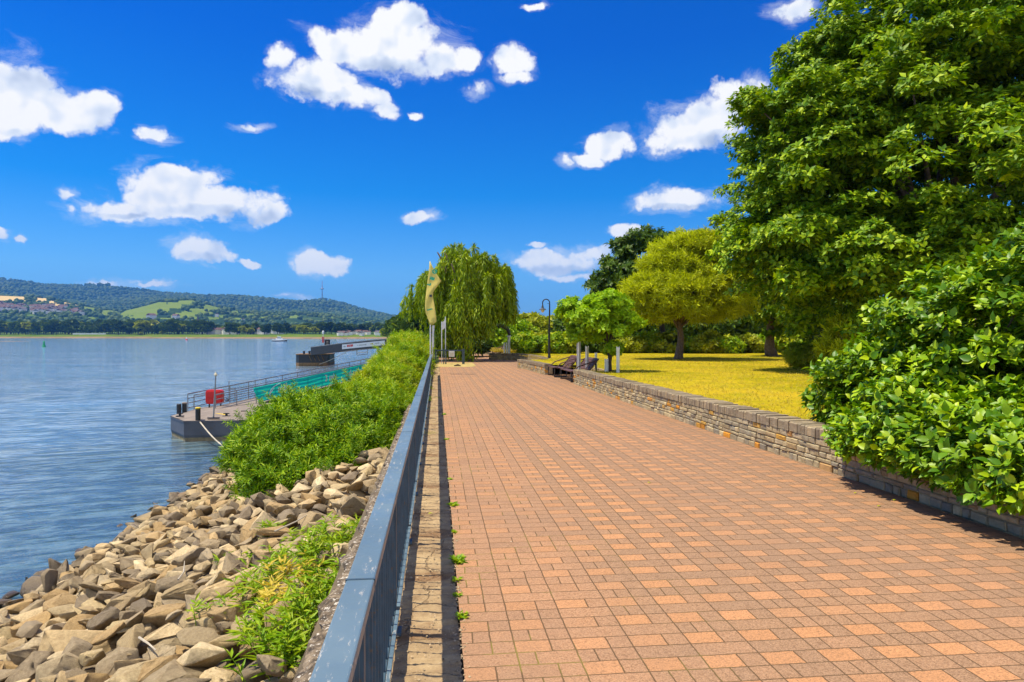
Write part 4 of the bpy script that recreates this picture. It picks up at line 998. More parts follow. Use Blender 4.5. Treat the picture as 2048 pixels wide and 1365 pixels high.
# ------------------------------------------------------------------ writing helper
def text_mesh(name, body, size, mat, parent, Mx, extrude=.004, shear=0.0, bold=0.0):
    """Mx maps the text plane (x right, y up, z towards the reader) into the parent's space"""
    cu = bpy.data.curves.new('t', 'FONT'); cu.body = body; cu.size = size; cu.extrude = extrude; cu.align_x = 'LEFT'; cu.shear = shear; cu.offset = bold
    cu.resolution_u = 3
    tmp = bpy.data.objects.new('t', cu); col.objects.link(tmp); bpy.context.view_layer.update()
    me = bpy.data.meshes.new_from_object(tmp.evaluated_get(bpy.context.evaluated_depsgraph_get())); bpy.data.objects.remove(tmp); bpy.data.curves.remove(cu)
    me.name = name; me.materials.clear(); me.materials.append(mat); me.transform(Mx)
    return link(name, me, None, parent)
def basis(o, x, y, z):
    m = Matrix.Identity(4)
    for i, v in enumerate((x, y, z)): m.col[i][:3] = v
    m.col[3][:3] = o; return m

# ------------------------------------------------------------------ near landing pontoon
hz = -1.30; pc = Vector((-7.6, 27.6, 0))
A = G(343, 868, WATER); B = G(390, 873.5, WATER)
out = [(-9.85, 26.6), (-8.80, 24.95), (-4.6, 24.95), (-3.6, 26.5), (-3.6, 29.5), (-4.6, 31.2), (-8.2, 31.2), (-9.7, 29.6)]
out = [(x - pc.x, y - pc.y) for x, y in out]
po = empty('landing_pontoon', (pc.x, pc.y, WATER), 'grey steel landing pontoon with a red box on deck, moored left of the bank shrubs', 'pontoon')
n = len(out)
def ring(f, z): return [(x * f, y * f, z) for x, y in out]
hb = MB(); hb.add(ring(.985, .10) + ring(1.0, .22) + ring(1.0, .66) + ring(1.008, .665) + ring(1.008, .72), [((r * n) + i, (r * n) + (i + 1) % n, (r + 1) * n + (i + 1) % n, (r + 1) * n + i) for r in range(4) for i in range(n)])
hb.build('hull', M['hull'], po)
hb = MB(); hb.add(ring(.975, -.3) + ring(.985, .06) + ring(.993, .13), [((r * n) + i, (r * n) + (i + 1) % n, (r + 1) * n + (i + 1) % n, (r + 1) * n + i) for r in range(2) for i in range(n)])
hb.build('waterline_band', M['scum'], po)
dk = MB(); v0 = ring(1.0, .722); v1 = ring(.80, .80); v2 = ring(.45, .90)
dk.add(v0 + v1 + v2 + [(0, 0, .93)], [((r * n) + i, (r * n) + (i + 1) % n, (r + 1) * n + (i + 1) % n, (r + 1) * n + i) for r in range(2) for i in range(n)] + [(2 * n + i, 2 * n + (i + 1) % n, 3 * n) for i in range(n)])
dk.build('deck', M['deck'], po)
def onp(px, py, z=-1.22): p = G(px, py, z); return Vector((p.x - pc.x, p.y - pc.y, z - WATER))
for (px, py), h, top in [((396, 838), .36, 'yellow_paint'), ((369, 824), .32, 'deck'), ((358, 825), .30, None)]:
    p = onp(px, py); t = MB(); t.lathe([(.085, -.05), (.085, h), (.07, h + .02)], p, 14); b_ = t.build('bollard', M['black_steel'], po)
    if top: t = MB(); t.lathe([(.095, h - .01), (.095, h + .035), (.05, h + .05)], p, 14); t.build('bollard_cap', M[top], b_)
for px, py in [(360, 834), (453, 834), (488, 829), (466, 822), (457, 803)]:
    p = onp(px, py); t = MB(); t.box((p.x, p.y, p.z + .02), (.13, .05, .02)); t.box((p.x, p.y, p.z + .07), (.035, .03, .05)); t.box((p.x, p.y, p.z + .12), (.10, .03, .015)); t.build('cleat', M['black_steel'], po)
p = onp(427, 837); t = MB(); t.tube([p, p + Vector((.08, 0, 1.52))], [.028, .022], 8); t.build('mast', M['grey_steel'], po)
t = MB(); t.box(tuple(p + Vector((0, 0, .015))), (.2, .06, .015)); t.build('mast_foot', M['black_steel'], po)
t = MB(); t.lathe([(.05, 0), (.06, .05), (.03, .10), (.02, .14)], p + Vector((.08, 0, 1.50)), 10); t.build('mast_light', M['lamp_glass'], po)
t = MB(); a = onp(422, 828, -1.17); b_ = onp(452, 830, -1.17); t.tube([a, b_], .035, 6); t.build('deck_marking', M['yellow_paint'], po)
t = MB(); a = onp(452, 830, -1.17); b_ = onp(475, 822, -1.15); t.tube([a, b_], .035, 6); t.build('deck_board', M['rope'], po)
t = MB(); p = onp(485, 815, -1.16); t.box(tuple(p + Vector((0, .3, .0))), (.30, .45, .02)); t.build('hatch', M['grey_steel'], po)
# hand rails on the far side of the deck
t = MB()
pts = [onp(388, 819, -1.2), onp(440, 806, -1.15), onp(470, 802, -1.12)]
for p in pts: t.tube([p, p + Vector((0, 0, .55))], .02, 6)
for hh in (.30, .55): t.tube([q + Vector((0, 0, hh)) for q in pts], .016, 6)
t.build('deck_railing', M['grey_steel'], po)
t = MB(); pts = [onp(436, 806, -1.15) + Vector((.1, 1.2, 0)), onp(480, 806, -1.1) + Vector((.2, 1.6, 0))]
for p in pts: t.tube([p, p + Vector((0, 0, .85))], .02, 6)
t.tube([pts[0] + Vector((0, 0, .85)), pts[1] + Vector((0, 0, .80))], .012, 6); t.build('chain_rail', M['grey_steel'], po)
# red life-ring box
rb_ = G(430, 814, -1.14); rb = empty('life_ring_box', tuple(rb_), 'bright red life-ring box standing on the pontoon deck behind its mast', 'life-ring box')
def rbox(hx, hy, z0, z1, r, y0=0):
    pts = []
    for cx, cz, a0 in ((hx - r, z1 - r, 0), (-hx + r, z1 - r, 90), (-hx + r, z0 + r, 180), (hx - r, z0 + r, 270)):
        for k in range(5): a = R(a0 + 22.5 * k); pts.append((cx + r * math.cos(a), cz + r * math.sin(a)))
    m_ = len(pts); vs = [(x, y0 - hy, z) for x, z in pts] + [(x, y0 + hy, z) for x, z in pts]
    return vs, [tuple(range(m_)), tuple(range(m_, 2 * m_))[::-1]] + [(i, i + m_, (i + 1) % m_ + m_, (i + 1) % m_) for i in range(m_)]
t = MB(); t.add(*rbox(.33, .12, .12, .68, .10)); t.build('case', M['red'], rb, bevel=.02)
t = MB(); t.add(*rbox(.27, .02, .36, .62, .06, -.135)); t.build('door_upper', M['red'], rb, bevel=.01)
t = MB(); t.add(*rbox(.27, .02, .17, .33, .05, -.135)); t.build('door_lower', M['red'], rb, bevel=.01)
t = MB(); t.tube([(-.22, 0, -.04), (-.22, 0, .14)], .025, 8); t.build('leg', M['black_steel'], rb)
t = MB(); t.tube([(.22, 0, -.04), (.22, 0, .14)], .025, 8); t.build('leg', M['black_steel'], rb)
# mooring rope
a = G(396, 839, -1.25); b_ = Vector((-5.3, 20.5, -1.75)); t = MB(); pts = [a.lerp(b_, k / 14) - Vector((0, 0, .35 * math.sin(math.pi * k / 14))) for k in range(15)]
t.tube(pts, .024, 6); tag(t.build('mooring_rope', M['rope']), 'slack pale mooring rope from the yellow-topped bollard to the bank', 'rope')

# ------------------------------------------------------------------ teal gangway
q_ = P(462, 800, 28.0); ga = Vector((q_.x, q_.y, -1.28)); gb = Vector((-.75, 45.2, .02)); gd = (gb - ga); GL = gd.length; gx = gd.normalized(); gs_ = Vector((gx.y, -gx.x, 0)).normalized(); gu = Vector((0, 0, 1))
gw = empty('gangway', tuple(ga), 'gangway with a teal fabric banner sloping from the near pontoon up to the bank', 'gangway')
def gp(s, side, z): return gx * s + gs_ * side + gu * z
t = MB()
for sd_ in (-.65, .65):
    t.tube([gp(-.2, sd_, .0), gp(GL, sd_, .0)], .06, 6)
t.build('beam', M['black_steel'], gw)
t = MB(); t.add([gp(-.3, -.65, .05), gp(GL, -.65, .05), gp(GL, .65, .05), gp(-.3, .65, .05), gp(-.3, -.65, .09), gp(GL, -.65, .09), gp(GL, .65, .09), gp(-.3, .65, .09)], [(0,3,2,1),(4,5,6,7),(0,1,5,4),(1,2,6,5),(2,3,7,6),(3,0,4,7)]); t.build('walkway', M['deck'], gw)
for sd_ in (-.68, .68):
    t = MB()
    for hh in (.25, .44, .62, .80): t.tube([gp(-1.6, sd_, hh + .02), gp(GL, sd_, hh)], .018 if hh < .7 else .026, 6)
    k = -1.6
    while k < GL: t.tube([gp(k, sd_, .02), gp(k, sd_, .81)], .020, 6); k += 1.15
    t.build('hand_rail', M['grey_steel'], gw)
# banner on the side towards the promenade: gently rippled cloth
bs0, bs1, bz0, bz1 = .45, 12.6, .14, .79; nx, nz = 90, 8; vs = []; fs = []
for i in range(nx + 1):
    for j in range(nz + 1):
        s = bs0 + (bs1 - bs0) * i / nx; v_ = j / nz
        s_ = s + (1 - v_) * .32 * math.exp(-i / 6); dpt = .725 + .005 * math.sin(s * 3.1 + v_ * 2) + .02 * math.exp(-i / 8) * math.sin(v_ * 14)
        vs.append(gp(s_, dpt, bz0 + (bz1 - bz0) * v_))
for i in range(nx):
    for j in range(nz): a = i * (nz + 1) + j; fs.append((a, a + nz + 1, a + nz + 2, a + 1))
t = MB(); t.add(vs, fs); bn_ = t.build('banner', M['teal'], gw, smooth=True)
def BM(s, z, sz=1): return basis(gp(s, .755, z), gx, (gu - gx * gu.dot(gx)).normalized() * 1.0, gs_)
text_mesh('lettering', 'esilv', .50, M['white_cloth'], gw, BM(2.0, .36), bold=.012)
text_mesh('lettering', '3 mie', .44, M['white_cloth'], gw, BM(5.5, .38), bold=.012)
text_mesh('lettering', 'd an ra win', .44, M['white_cloth'], gw, BM(7.6, .37), bold=.010)
text_mesh('small_print', 'tern  eon  a m', .20, M['blue_print'], gw, BM(7.0, .19))
text_mesh('small_print', 'o  oo  o', .20, M['blue_print'], gw, BM(2.6, .17))
t = MB(); pts = []
for k in range(13):
    a = R(100 + k * 13); pts.append(gp(2.35 + 1.0 * math.cos(a) * .9, .757, .40 + .36 * math.sin(a)))
t.tube(pts, [.006 + .016 * math.sin(math.pi * k / 12) for k in range(13)], 6)
t.tube([gp(1.25, .757, .22), gp(1.5, .757, .42), gp(1.75, .757, .62)], [.008, .03, .006], 6); t.build('swoosh', M['white_cloth'], gw)

# ------------------------------------------------------------------ far pontoon and dark gangway
c2 = Vector((-15.2, 87.5, WATER)); p2 = empty('landing_pontoon', tuple(c2), 'rusty dark pontoon farther out under the end of the dark gangway', 'pontoon')
t = MB(); o2 = [(-1.95, -1.6), (-1.5, -2.2), (1.9, -2.2), (2.1, -1.6), (2.1, 2.2), (-1.95, 2.2)]
t.prism(o2, .42, 1.38); t.build('hull', M['black_steel'], p2)
t = MB(); t.prism([(x * 1.01, y * 1.01) for x, y in o2], -.2, .42); t.build('waterline_band', M['rust'], p2)
t = MB(); t.prism([(x * 1.03, y * 1.03) for x, y in o2], 1.381, 1.47); t.build('deck', M['rust'], p2)
for x in (-1.0, -.35): t = MB(); t.lathe([(.13, 1.45), (.13, 1.72), (.17, 1.74), (.17, 1.80), (.05, 1.85)], (x, -1.6, 0), 10); t.build('bollard', M['black_steel'], p2)
for k in range(4): t = MB(); t.tube([(-.3 + k * .5, -2.24, 1.3), (.0 + k * .5, -2.26, .6)], .03, 6); t.build('fender_chain', M['rust'], p2)
z2 = -.55
ga2 = Vector((-15.0, 84.8, z2)); gb2 = Vector((-4.2, 84.6, .55))
g2 = empty('gangway', tuple(ga2), 'dark grey enclosed gangway with a white sponsor board reaching the rusty pontoon', 'gangway')
dx = gb2 - ga2; L2 = dx.length; ex = dx.normalized(); ez = Vector((0, 0, 1))
def slab(mb, s0, s1, y0, y1, za, zb, hump=0):
    q = []
    for s, z in ((s0, za), (s1, za), (s1, zb), (s0, zb)): q.append(ex * s + ez * (z + hump * math.sin(math.pi * s / L2)))
    mb.add([v + Vector((0, y0, 0)) for v in q] + [v + Vector((0, y1, 0)) for v in q], [(0,1,2,3),(7,6,5,4),(0,4,5,1),(1,5,6,2),(2,6,7,3),(3,7,4,0)])
for yy_ in (0, 1.4):
    t = MB()
    for k in range(8): slab(t, -.2 + k * (L2 + .2) / 8, -.2 + (k + 1) * (L2 + .2) / 8, yy_, yy_ + .08, -.10, .85, .10)
    t.build('side_panel', M['dark_grey'], g2)
    t = MB()
    for k in range(8): slab(t, -.2 + k * (L2 + .2) / 8, -.2 + (k + 1) * (L2 + .2) / 8, yy_ - .02, yy_ + .10, .853, .95, .10)
    t.build('hand_rail', M['grey_steel'], g2)
t = MB(); slab(t, -.2, L2, .085, 1.395, -.08, -.02, .10); t.build('walkway', M['deck'], g2)
t = MB(); slab(t, 3.55, 8.7, -.045, -.003, .17, .73, .10); sg = t.build('sponsor_board', M['white'], g2)
t = MB(); slab(t, 4.15, 4.85, -.056, -.048, .36, .62, .10); t.build('logo_patch', M['red'], g2)
def B2(s, z): return basis(ex * s + Vector((0, -.052, z + .10 * math.sin(math.pi * s / L2))), ex, ez, Vector((0, -1, 0)))
text_mesh('lettering', 'VBr', .22, M['dark_grey'], g2, B2(3.68, .38)); text_mesh('lettering', 'ebtd', .22, M['white'], g2, basis(ex * 4.25 + Vector((0, -.06, .52)), ex, ez, Vector((0, -1, 0))))
text_mesh('lettering', 'n  Ammering', .20, M['dark_grey'], g2, B2(5.4, .38)); text_mesh('lettering', 'mill', .22, M['yellow_paint'], g2, B2(6.95, .40), bold=.01); text_mesh('lettering', 'mendu', .20, M['dark_grey'], g2, B2(7.5, .42))
t = MB()
for a, b_ in (((5.3, -.1), (5.3, -.75)), ((6.6, -.1), (6.6, -.75)), ((5.3, -.75), (6.6, -.75)), ((5.3, -.5), (6.6, -.5))): t.tube([ex * a[0] + Vector((0, .1, a[1] + .1)), ex * b_[0] + Vector((0, .1, b_[1] + .1))], .045, 5)
t.build('hanging_ladder', M['grey_steel'], g2)
t = MB(); t.tube([ex * 4.2 + Vector((0, 0, -.1)), Vector((1.8, 0, -.85)), Vector((.8, 0, -1.2))], .03, 5); t.build('stay_cable', M['rope'], g2)
# notice board and pennant pole on the rusty pontoon
q = pl(655, 707, 86); nbd = empty('notice_board', (q[0], 88, z2), 'black square notice board on two thin posts above the rusty pontoon', 'sign')
for x in (-.3, .3): t = MB(); t.tube([(x, 0, -.1), (x, 0, 1.0)], .035, 6); t.build('post', M['grey_steel'], nbd)
t = MB(); t.box((0, -.06, 1.35), (.33, .03, .43)); t.build('board', M['black_steel'], nbd)
t = MB(); [t.box((0, -.095, zz), (.14, .006, .035)) for zz in (1.15, 1.35, 1.55)]; t.build('faded_marks', M['rope'], nbd)
q = pl(646, 707, 86); pf = empty('pennant_pole', (q[0], 88.2, z2), 'slim white pole with a small red pennant left of the black notice board', 'flagpole')
t = MB(); t.tube([(0, 0, -.1), (0, 0, 2.7)], .04, 6); t.build('pole', M['white'], pf)
t = MB(); t.box((.0, 0, 1.75), (.14, .03, .38)); t.build('pennant', M['red'], pf, bevel=.02)
t = MB(); t.lathe([(.12, 2.5), (.12, 2.8), (.04, 2.9)], (0, 0, 0), 8); t.build('finial', M['white'], pf)

# ------------------------------------------------------------------ flags at the railing end
Zf = 30.5; q = P(861, 700, Zf); fl = empty('tall_flag', (q.x, q.y, 0), 'tall pole with a long pale yellow flag with green letters in front of the willow', 'flag')
t = MB(); t.tube([(0, 0, 0), (0, 0, 2.4), (-.02, 0, 5.0)], [.035, .03, .022], 8); t.build('pole', M['white'], fl)
def fz(py): return EYE + (672 - py) * Zf / F
def fx(px): return (px - 861) * Zf / F
# outline rows: (py, left px, right px, depth sway left, right)
rows = [(524, 859.5, 860.5, 0, 0), (535, 858.7, 865, 0, .02), (548, 857.8, 872, .02, .08), (558, 856, 878, .03, .12), (564, 855, 882.5, .03, .14), (570, 854.5, 878, .02, .10), (578, 853.5, 872, .0, .06), (586, 852.5, 866.5, -.04, .05), (595, 851.5, 866, -.08, .08), (605, 850.5, 868, -.06, .08), (618, 850, 870, -.02, .04), (626, 851.5, 871.5, 0, .02), (636, 855, 872.5, .02, -.02), (644, 858, 873, .02, -.03), (650, 859.5, 866, .0, 0)]
vs = []; fs = []; nxx = 8
for py, a, b_, ya, yb in rows:
    for k in range(nxx + 1):
        u = k / nxx; vs.append((fx(a + (b_ - a) * u), (ya + (yb - ya) * u) * .6 + .025 * math.sin(u * 6 + py * .11) - .12 - .8 * fx(a + (b_ - a) * u + 5), fz(py)))
for i in range(len(rows) - 1):
    for k in range(nxx): a = i * (nxx + 1) + k; fs.append((a, a + nxx + 1, a + nxx + 2, a + 1))
t = MB(); t.add(vs, fs); o = t.build('cloth', M['flag_yellow'], fl, smooth=True); md = o.modifiers.new('thick', 'SOLIDIFY'); md.thickness = .004
def flm(px, py, rot): 
    c_, s_ = math.cos(rot), math.sin(rot); return basis(Vector((fx(px), -.24 - .8 * fx(px + 5), fz(py))), Vector((c_, -.8 * c_, s_)), Vector((-s_, .8 * s_, c_)), Vector((-.62, -.78, 0)))
text_mesh('lettering', 'G', .26, M['green_print'], fl, flm(872, 551, R(75)), bold=.018); text_mesh('lettering', 'E', .25, M['green_print'], fl, flm(867.5, 563, R(72)), bold=.018)
text_mesh('lettering', 'L', .19, M['green_print'], fl, flm(860.5, 573, R(70)), bold=.018)
text_mesh('small_print', 'RHEIN', .085, M['green_print'], fl, flm(854.5, 622.5, R(12)), bold=.004)
t = MB(); t.box((fx(861.5), -.24 - .8 * fx(866), fz(593)), (.06, .008, .05)); t.build('emblem', M['dark_grey'], fl)
# small white banners: one low behind the tall pole, one pair by the cross railing
q = P(865.5, 700, 33); b1 = empty('slim_banner', (q.x, q.y, 0), 'slim white furled banner close behind the tall yellow flag pole', 'banner')
t = MB(); t.tube([(0, 0, 0), (0, 0, 2.2)], .02, 6); t.build('pole', M['white'], b1)
t = MB(); t.add([(.0, 0, 2.2), (.09, .01, 2.2), (.05, .0, 1.65), (-.01, 0, 1.65)], [(0, 1, 2, 3)]); t.add([(-.03, 0, 1.64), (.06, .02, 1.64), (.06, 0, 1.15), (-.03, 0, 1.15)], [(0, 1, 2, 3)]); o = t.build('cloth', M['white'], b1); o.modifiers.new('thick', 'SOLIDIFY').thickness = .006
for px, h, lab in [(883.5, 2.55, 'left of two thin poles carrying a small white flag by the cross railing'), (891, 2.85, 'right, taller one of two thin white poles by the cross railing')]:
    q = P(px, 700, 41.0); b1 = empty('flagpole', (q.x, q.y, 0), lab, 'flagpole')
    t = MB(); t.tube([(0, 0, 0), (0, 0, h)], .030, 6); t.build('pole', M['white'], b1)
q = P(884, 700, 40.9); fl2 = MB(); w_ = 7.5 * 41 / F; vs = [(0, 0, 2.5), (w_ * .5, .03, 2.58), (w_, 0, 2.85), (w_, 0, 2.22), (w_ * .5, .04, 2.10), (0, 0, 2.05)]; fl2.add(vs, [(0, 5, 4, 1), (1, 4, 3, 2)]); o = fl2.build('small_flag', M['white']); o.location = (q.x, q.y - .04, 0); o.modifiers.new('thick', 'SOLIDIFY').thickness = .006
tag(o, 'small white flag strung between the two thin poles', 'flag')
# cross railing with a notice
cr = empty('cross_railing', (.75, 41, 0), 'dark railing crossing the dry verge at the foot of the flags', 'railing')
t = MB(); t.box((0, 0, .82), (.85, .04, .035)); t.build('top_rail', M['rail_dark'], cr); t = MB(); t.box((0, 0, .18), (.85, .02, .02)); t.build('foot_rail', M['rail_dark'], cr)
for x, s in ((.82, .075), (-.82, .04), (-.35, .03), (-.22, .03)): t = MB(); t.box((x, 0, .45), (s, s, .45)); t.build('post', M['rail_dark'], cr)
t = MB(); t.box((.12, -.06, .62), (.17, .012, .17)); nt = t.build('notice', M['white'], cr)
t = MB(); [t.box((.12, -.075, .52 + k * .05), (.12, .003, .010)) for k in range(4)]; t.build('faded_print', M['rope'], nt)
o = MB(); o.tube([(0, 0, .03), (.22, .05, .07), (.38, .0, .03)], [.03, .06, .02], 6); oo = o.build('stone', M['bark_dark']); oo.location = G(908, 733, .0); tag(oo, 'small dark lump lying on the dry verge before the cross railing', 'stone')

# ------------------------------------------------------------------ lamp post
q = G(1098.5, 717, LAWN_Z); lp = empty('street_lamp', tuple(q), 'black swan-neck street lamp on the lawn edge before the olive trees', 'street lamp'); Zl = 38.0
t = MB(); t.tube([(0, 0, -.05), (0, 0, .8), (0, 0, 1.65)], [.075, .07, .06], 10); t.lathe([(.09, 0), (.09, .12), (.075, .16)], (0, 0, 0), 12); t.build('post', M['black_steel'], lp)
top = EYE + (672 - 598) * Zl / F - LAWN_Z; hy = top - .20; pts = [(0, 0, 1.6), (.02, 0, hy - .45), (.02, 0, hy)]
for k in range(1, 9): a = math.pi * k / 8; pts.append((.02 - .20 * (1 - math.cos(a)), 0, hy + .20 * math.sin(a)))
pts.append((-.38, 0, hy - .10)); t = MB(); t.tube(pts, [.045, .04] + [.03] * (len(pts) - 2), 8); t.build('neck', M['black_steel'], lp)
t = MB(); t.lathe([(.015, hy - .06), (.045, hy - .16), (.075, hy - .30), (.20, hy - .38), (.205, hy - .40), (.10, hy - .39)], (-.38, 0, 0), 16); t.build('shade', M['dark_grey'], lp)
t = MB(); t.lathe([(.11, hy - .40), (.10, hy - .46), (.05, hy - .54), (.01, hy - .56)], (-.38, 0, 0), 12); t.build('lamp_globe', M['lamp_glass'], lp)
t = MB(); t.box((-.04, 0, hy - .05), (.07, .012, .012)); t.build('bracket', M['black_steel'], lp)

# ------------------------------------------------------------------ lounge seats
def lounge(loc, w, label, rz=0):
    r = empty('lounge_seat', loc, label, 'bench', 'reclining wooden lounge seats', rz)
    # local x: from the front edge (0) back to the lawn, y: width
    t = MB(); n = 6
    for k in range(n): x = .05 + k * .105; t.box((x, 0, .40 - k * .012), (.046, w / 2, .018))
    t.build('seat', M['wood_dark'], r, bevel=.004)
    t = MB()
    a = Vector((.66, 0, .36)); b_ = Vector((1.05, 0, .86)); d_ = (b_ - a).normalized(); nn = Vector((-d_.z, 0, d_.x))
    for k in range(6):
        c_ = a + d_ * (.05 + k * .108); vs = []
        for sy in (-1, 1):
            for u_, v_ in ((-.046, -.018), (.046, -.018), (.046, .018), (-.046, .018)): q = c_ + d_ * u_ + nn * v_; vs.append((q.x, sy * w / 2, q.z))
        t.add(vs, [(0,1,2,3),(7,6,5,4),(0,4,5,1),(1,5,6,2),(2,6,7,3),(3,7,4,0)])
    t.build('backrest', M['wood_dark'], r)
    for sy in (-1, 1):
        y = sy * (w / 2 - .03)
        t = MB(); t.tube([(.04, y, .37), (.02, y, .03), (.50, y, .03), (.56, y, .34)], .028, 6); t.tube([(.04, y, .03), (.50, y, .03)], .026, 6); t.build('leg', M['black_steel'], r)
        t = MB(); t.tube([(.10, y, .40), (.30, y, .58), (.98, y, .80)], .024, 6); t.tube([(.62, y, .36), (1.02, y, .84)], .028, 6); t.build('armrest', M['wood_dark'], r)
    t = MB(); t.tube([(.95, -w / 2 + .1, .70), (1.0, -w / 2 + .1, .02)], .028, 6); t.tube([(.95, w / 2 - .1, .70), (1.0, w / 2 - .1, .02)], .028, 6); t.build('rear_leg', M['black_steel'], r)
    return r
lounge((4.72, 28.15, .004), 1.6, 'farther of the two dark wooden lounge seats in the gap of the stone wall')
lounge((4.80, 25.35, .004), 2.1, 'nearer of the two dark wooden lounge seats, its end against the long wall')
lounge((4.55, 55.5, .10), 1.6, 'distant brown wooden lounge seat by the far planter wall')

# ------------------------------------------------------------------ white tree guards
GT = 'white tree guards round the young tree'
for px, yt, yb, Z, wd_, lab in [(1157.5, 679, 733, 25.5, 9, 'leftmost white tree guard, tallest, behind the lounge seat'), (1174, 694, 736, 25.6, 8, 'second white tree guard from the left'), (1192, 707, 737, 26.5, 6, 'third, thinnest white tree guard from the left'),
                             (1213, 719, 742, 24.2, 9, 'short white guard wrapped at the foot of the leafy trunk'), (1236, 695, 745, 23.6, 8, 'rightmost white tree guard, standing free on the lawn')]:
    q = P(px, 700, Z); h = EYE + (672 - yt) * Z / F - LAWN_Z; r = wd_ * .42 * Z / F
    b1 = empty('tree_guard', (q.x, q.y, LAWN_Z), lab, 'tree guard', GT)
    t = MB(); t.tube([(0, 0, 0), (0, 0, h)], r * .55, 10); t.build('sleeve', M['white_plastic'], b1)
    for sx in (-1, 1): t = MB(); t.tube([(sx * r * .8, 0, -.02), (sx * r * .8, 0, h + .03)], r * .22, 6); t.build('stake', M['white_plastic'], b1)
    t = MB(); t.box((0, 0, h - .05), (r, .015, .02)); t.box((0, 0, h * .5), (r, .015, .02)); t.build('strap', M['white_plastic'], b1)

# ------------------------------------------------------------------ arched pipe and white posts
Za = 49.5; q = P(1018, 700, Za); ap = empty('arched_pipe', (q.x, q.y, LAWN_Z), 'arched dark pipe curving left out of a white post beyond the curved wall', 'sculpture')
t = MB(); h0 = EYE + (672 - 674) * Za / F - LAWN_Z; t.tube([(0, 0, -.05), (0, 0, h0)], .10, 10); t.build('post', M['white_plastic'], ap)
k_ = Za / F; t = MB(); pts = [((x - 1018) * k_, 0, EYE + (672 - y) * k_ - LAWN_Z) for x, y in [(1018.5, 674), (1018.5, 667), (1016, 660), (1010, 654.5), (1003.5, 651.5), (998, 652), (995.5, 655.5)]]
t.tube(pts, [.09, .11, .14, .16, .16, .15, .15], 12); t.build('arch', M['dark_grey'], ap, smooth=True)
t = MB(); t.lathe([(.14, 0), (.16, .05), (.14, .12)], (0, 0, h0 - .03), 12); t.build('collar', M['white'], ap)
for i, px in enumerate((1008.5, 1013)):
    q = P(px, 700, 49.2); t = MB(); t.lathe([(.055, -.02), (.055, .74), (.03, .77)], (0, 0, 0), 8); o = t.build('short_post', M['white_plastic']); o.location = (q.x, q.y, LAWN_Z); tag(o, ['left short white post at the foot of the arched pipe', 'right short white post beside the arched pipe'][i], 'post', 'short white posts')
q = P(1031.5, 675, 52); t = MB(); t.lathe([(.02, -.19), (.14, -.12), (.19, 0), (.14, .13), (.02, .19)], (0, 0, 1.0), 14); r_ = empty('globe_lamp', (q.x, q.y, LAWN_Z), 'white globe lamp on a thin stem right of the arched pipe', 'lamp'); o = t.build('globe', M['white'], r_, smooth=True)
t = MB(); t.tube([(0, 0, 0), (0, 0, .84)], .03, 6); t.build('stem', M['dark_grey'], r_)

# ------------------------------------------------------------------ on the river
q = G(88, 694.5, WATER); by = empty('river_buoy', tuple(q), 'green conical river buoy in open water at the left', 'buoy')
t = MB(); t.lathe([(.55, -.1), (.62, .25), (.50, .45)], (0, 0, 0), 14); t.build('float', M['buoy_green'], by); t = MB(); t.lathe([(.38, .45), (.24, 1.3), (.22, 1.45), (.30, 1.5), (.30, 1.85), (.05, 2.0)], (0, 0, 0), 12); t.build('tower', M['buoy_green'], by)
q = G(373, 680.5, WATER); by = empty('river_buoy', tuple(q), 'tiny red and white buoy far out, left of the white boat', 'buoy')
t = MB(); t.lathe([(.9, -.1), (1.0, .5), (.7, .9)], (0, 0, 0), 12); t.build('float', M['red'], by); t = MB(); t.lathe([(.5, .9), (.3, 2.2), (.1, 2.5)], (0, 0, 0), 12); t.build('tower', M['white'], by)
q = G(559, 683.2, WATER); bt = empty('motor_boat', tuple(q), 'white motor boat with dark hull crossing the river in the distance', 'boat')
t = MB(); st = [(-4.9, .3, .55), (-4.6, 1.2, .6), (0, 1.5, .6), (3.4, 1.1, .75), (4.9, .1, 1.0)]; vs = []
for x, w_, h in st: vs += [(x, -w_, h), (x, -w_ * .75, -.2), (x, w_ * .75, -.2), (x, w_, h)]
fs = [(4 * i + k, 4 * i + 4 + k, 4 * i + 5 + k, 4 * i + 1 + k) for i in range(4) for k in range(3)] + [(0, 1, 2, 3), (19, 18, 17, 16)]; t.add(vs, fs); t.build('hull', M['black_steel'], bt)
t = MB(); vs = []; 
for x, w_, h in st: vs += [(x * .98, -w_, h + .003), (x * .98, -w_ * .95, h + .50), (x * .98, w_ * .95, h + .50), (x * .98, w_, h + .003)]
t.add(vs, [(4 * i + k, 4 * i + 4 + k, 4 * i + 5 + k, 4 * i + 1 + k) for i in range(4) for k in range(3)] + [(0, 1, 2, 3), (19, 18, 17, 16)]); t.build('topsides', M['white'], bt)
t = MB(); t.prism([(-2.2, -1.0), (1.8, -1.0), (2.4, 0), (1.8, 1.0), (-2.2, 1.0)], 1.1, 2.0); t.box((-.2, 0, 2.75), (1.0, .7, .30)); t.box((-.2, 0, 3.12), (1.25, .85, .06)); t.build('cabin', M['white'], bt, bevel=.05)
t = MB(); t.box((-.2, 0, 2.25), (1.1, .75, .20)); t.build('window', M['glass_dark'], bt)
t = MB(); t.tube([(-.8, 0, 3.1), (-1.1, 0, 4.6)], .06, 6); t.build('mast', M['white'], bt)
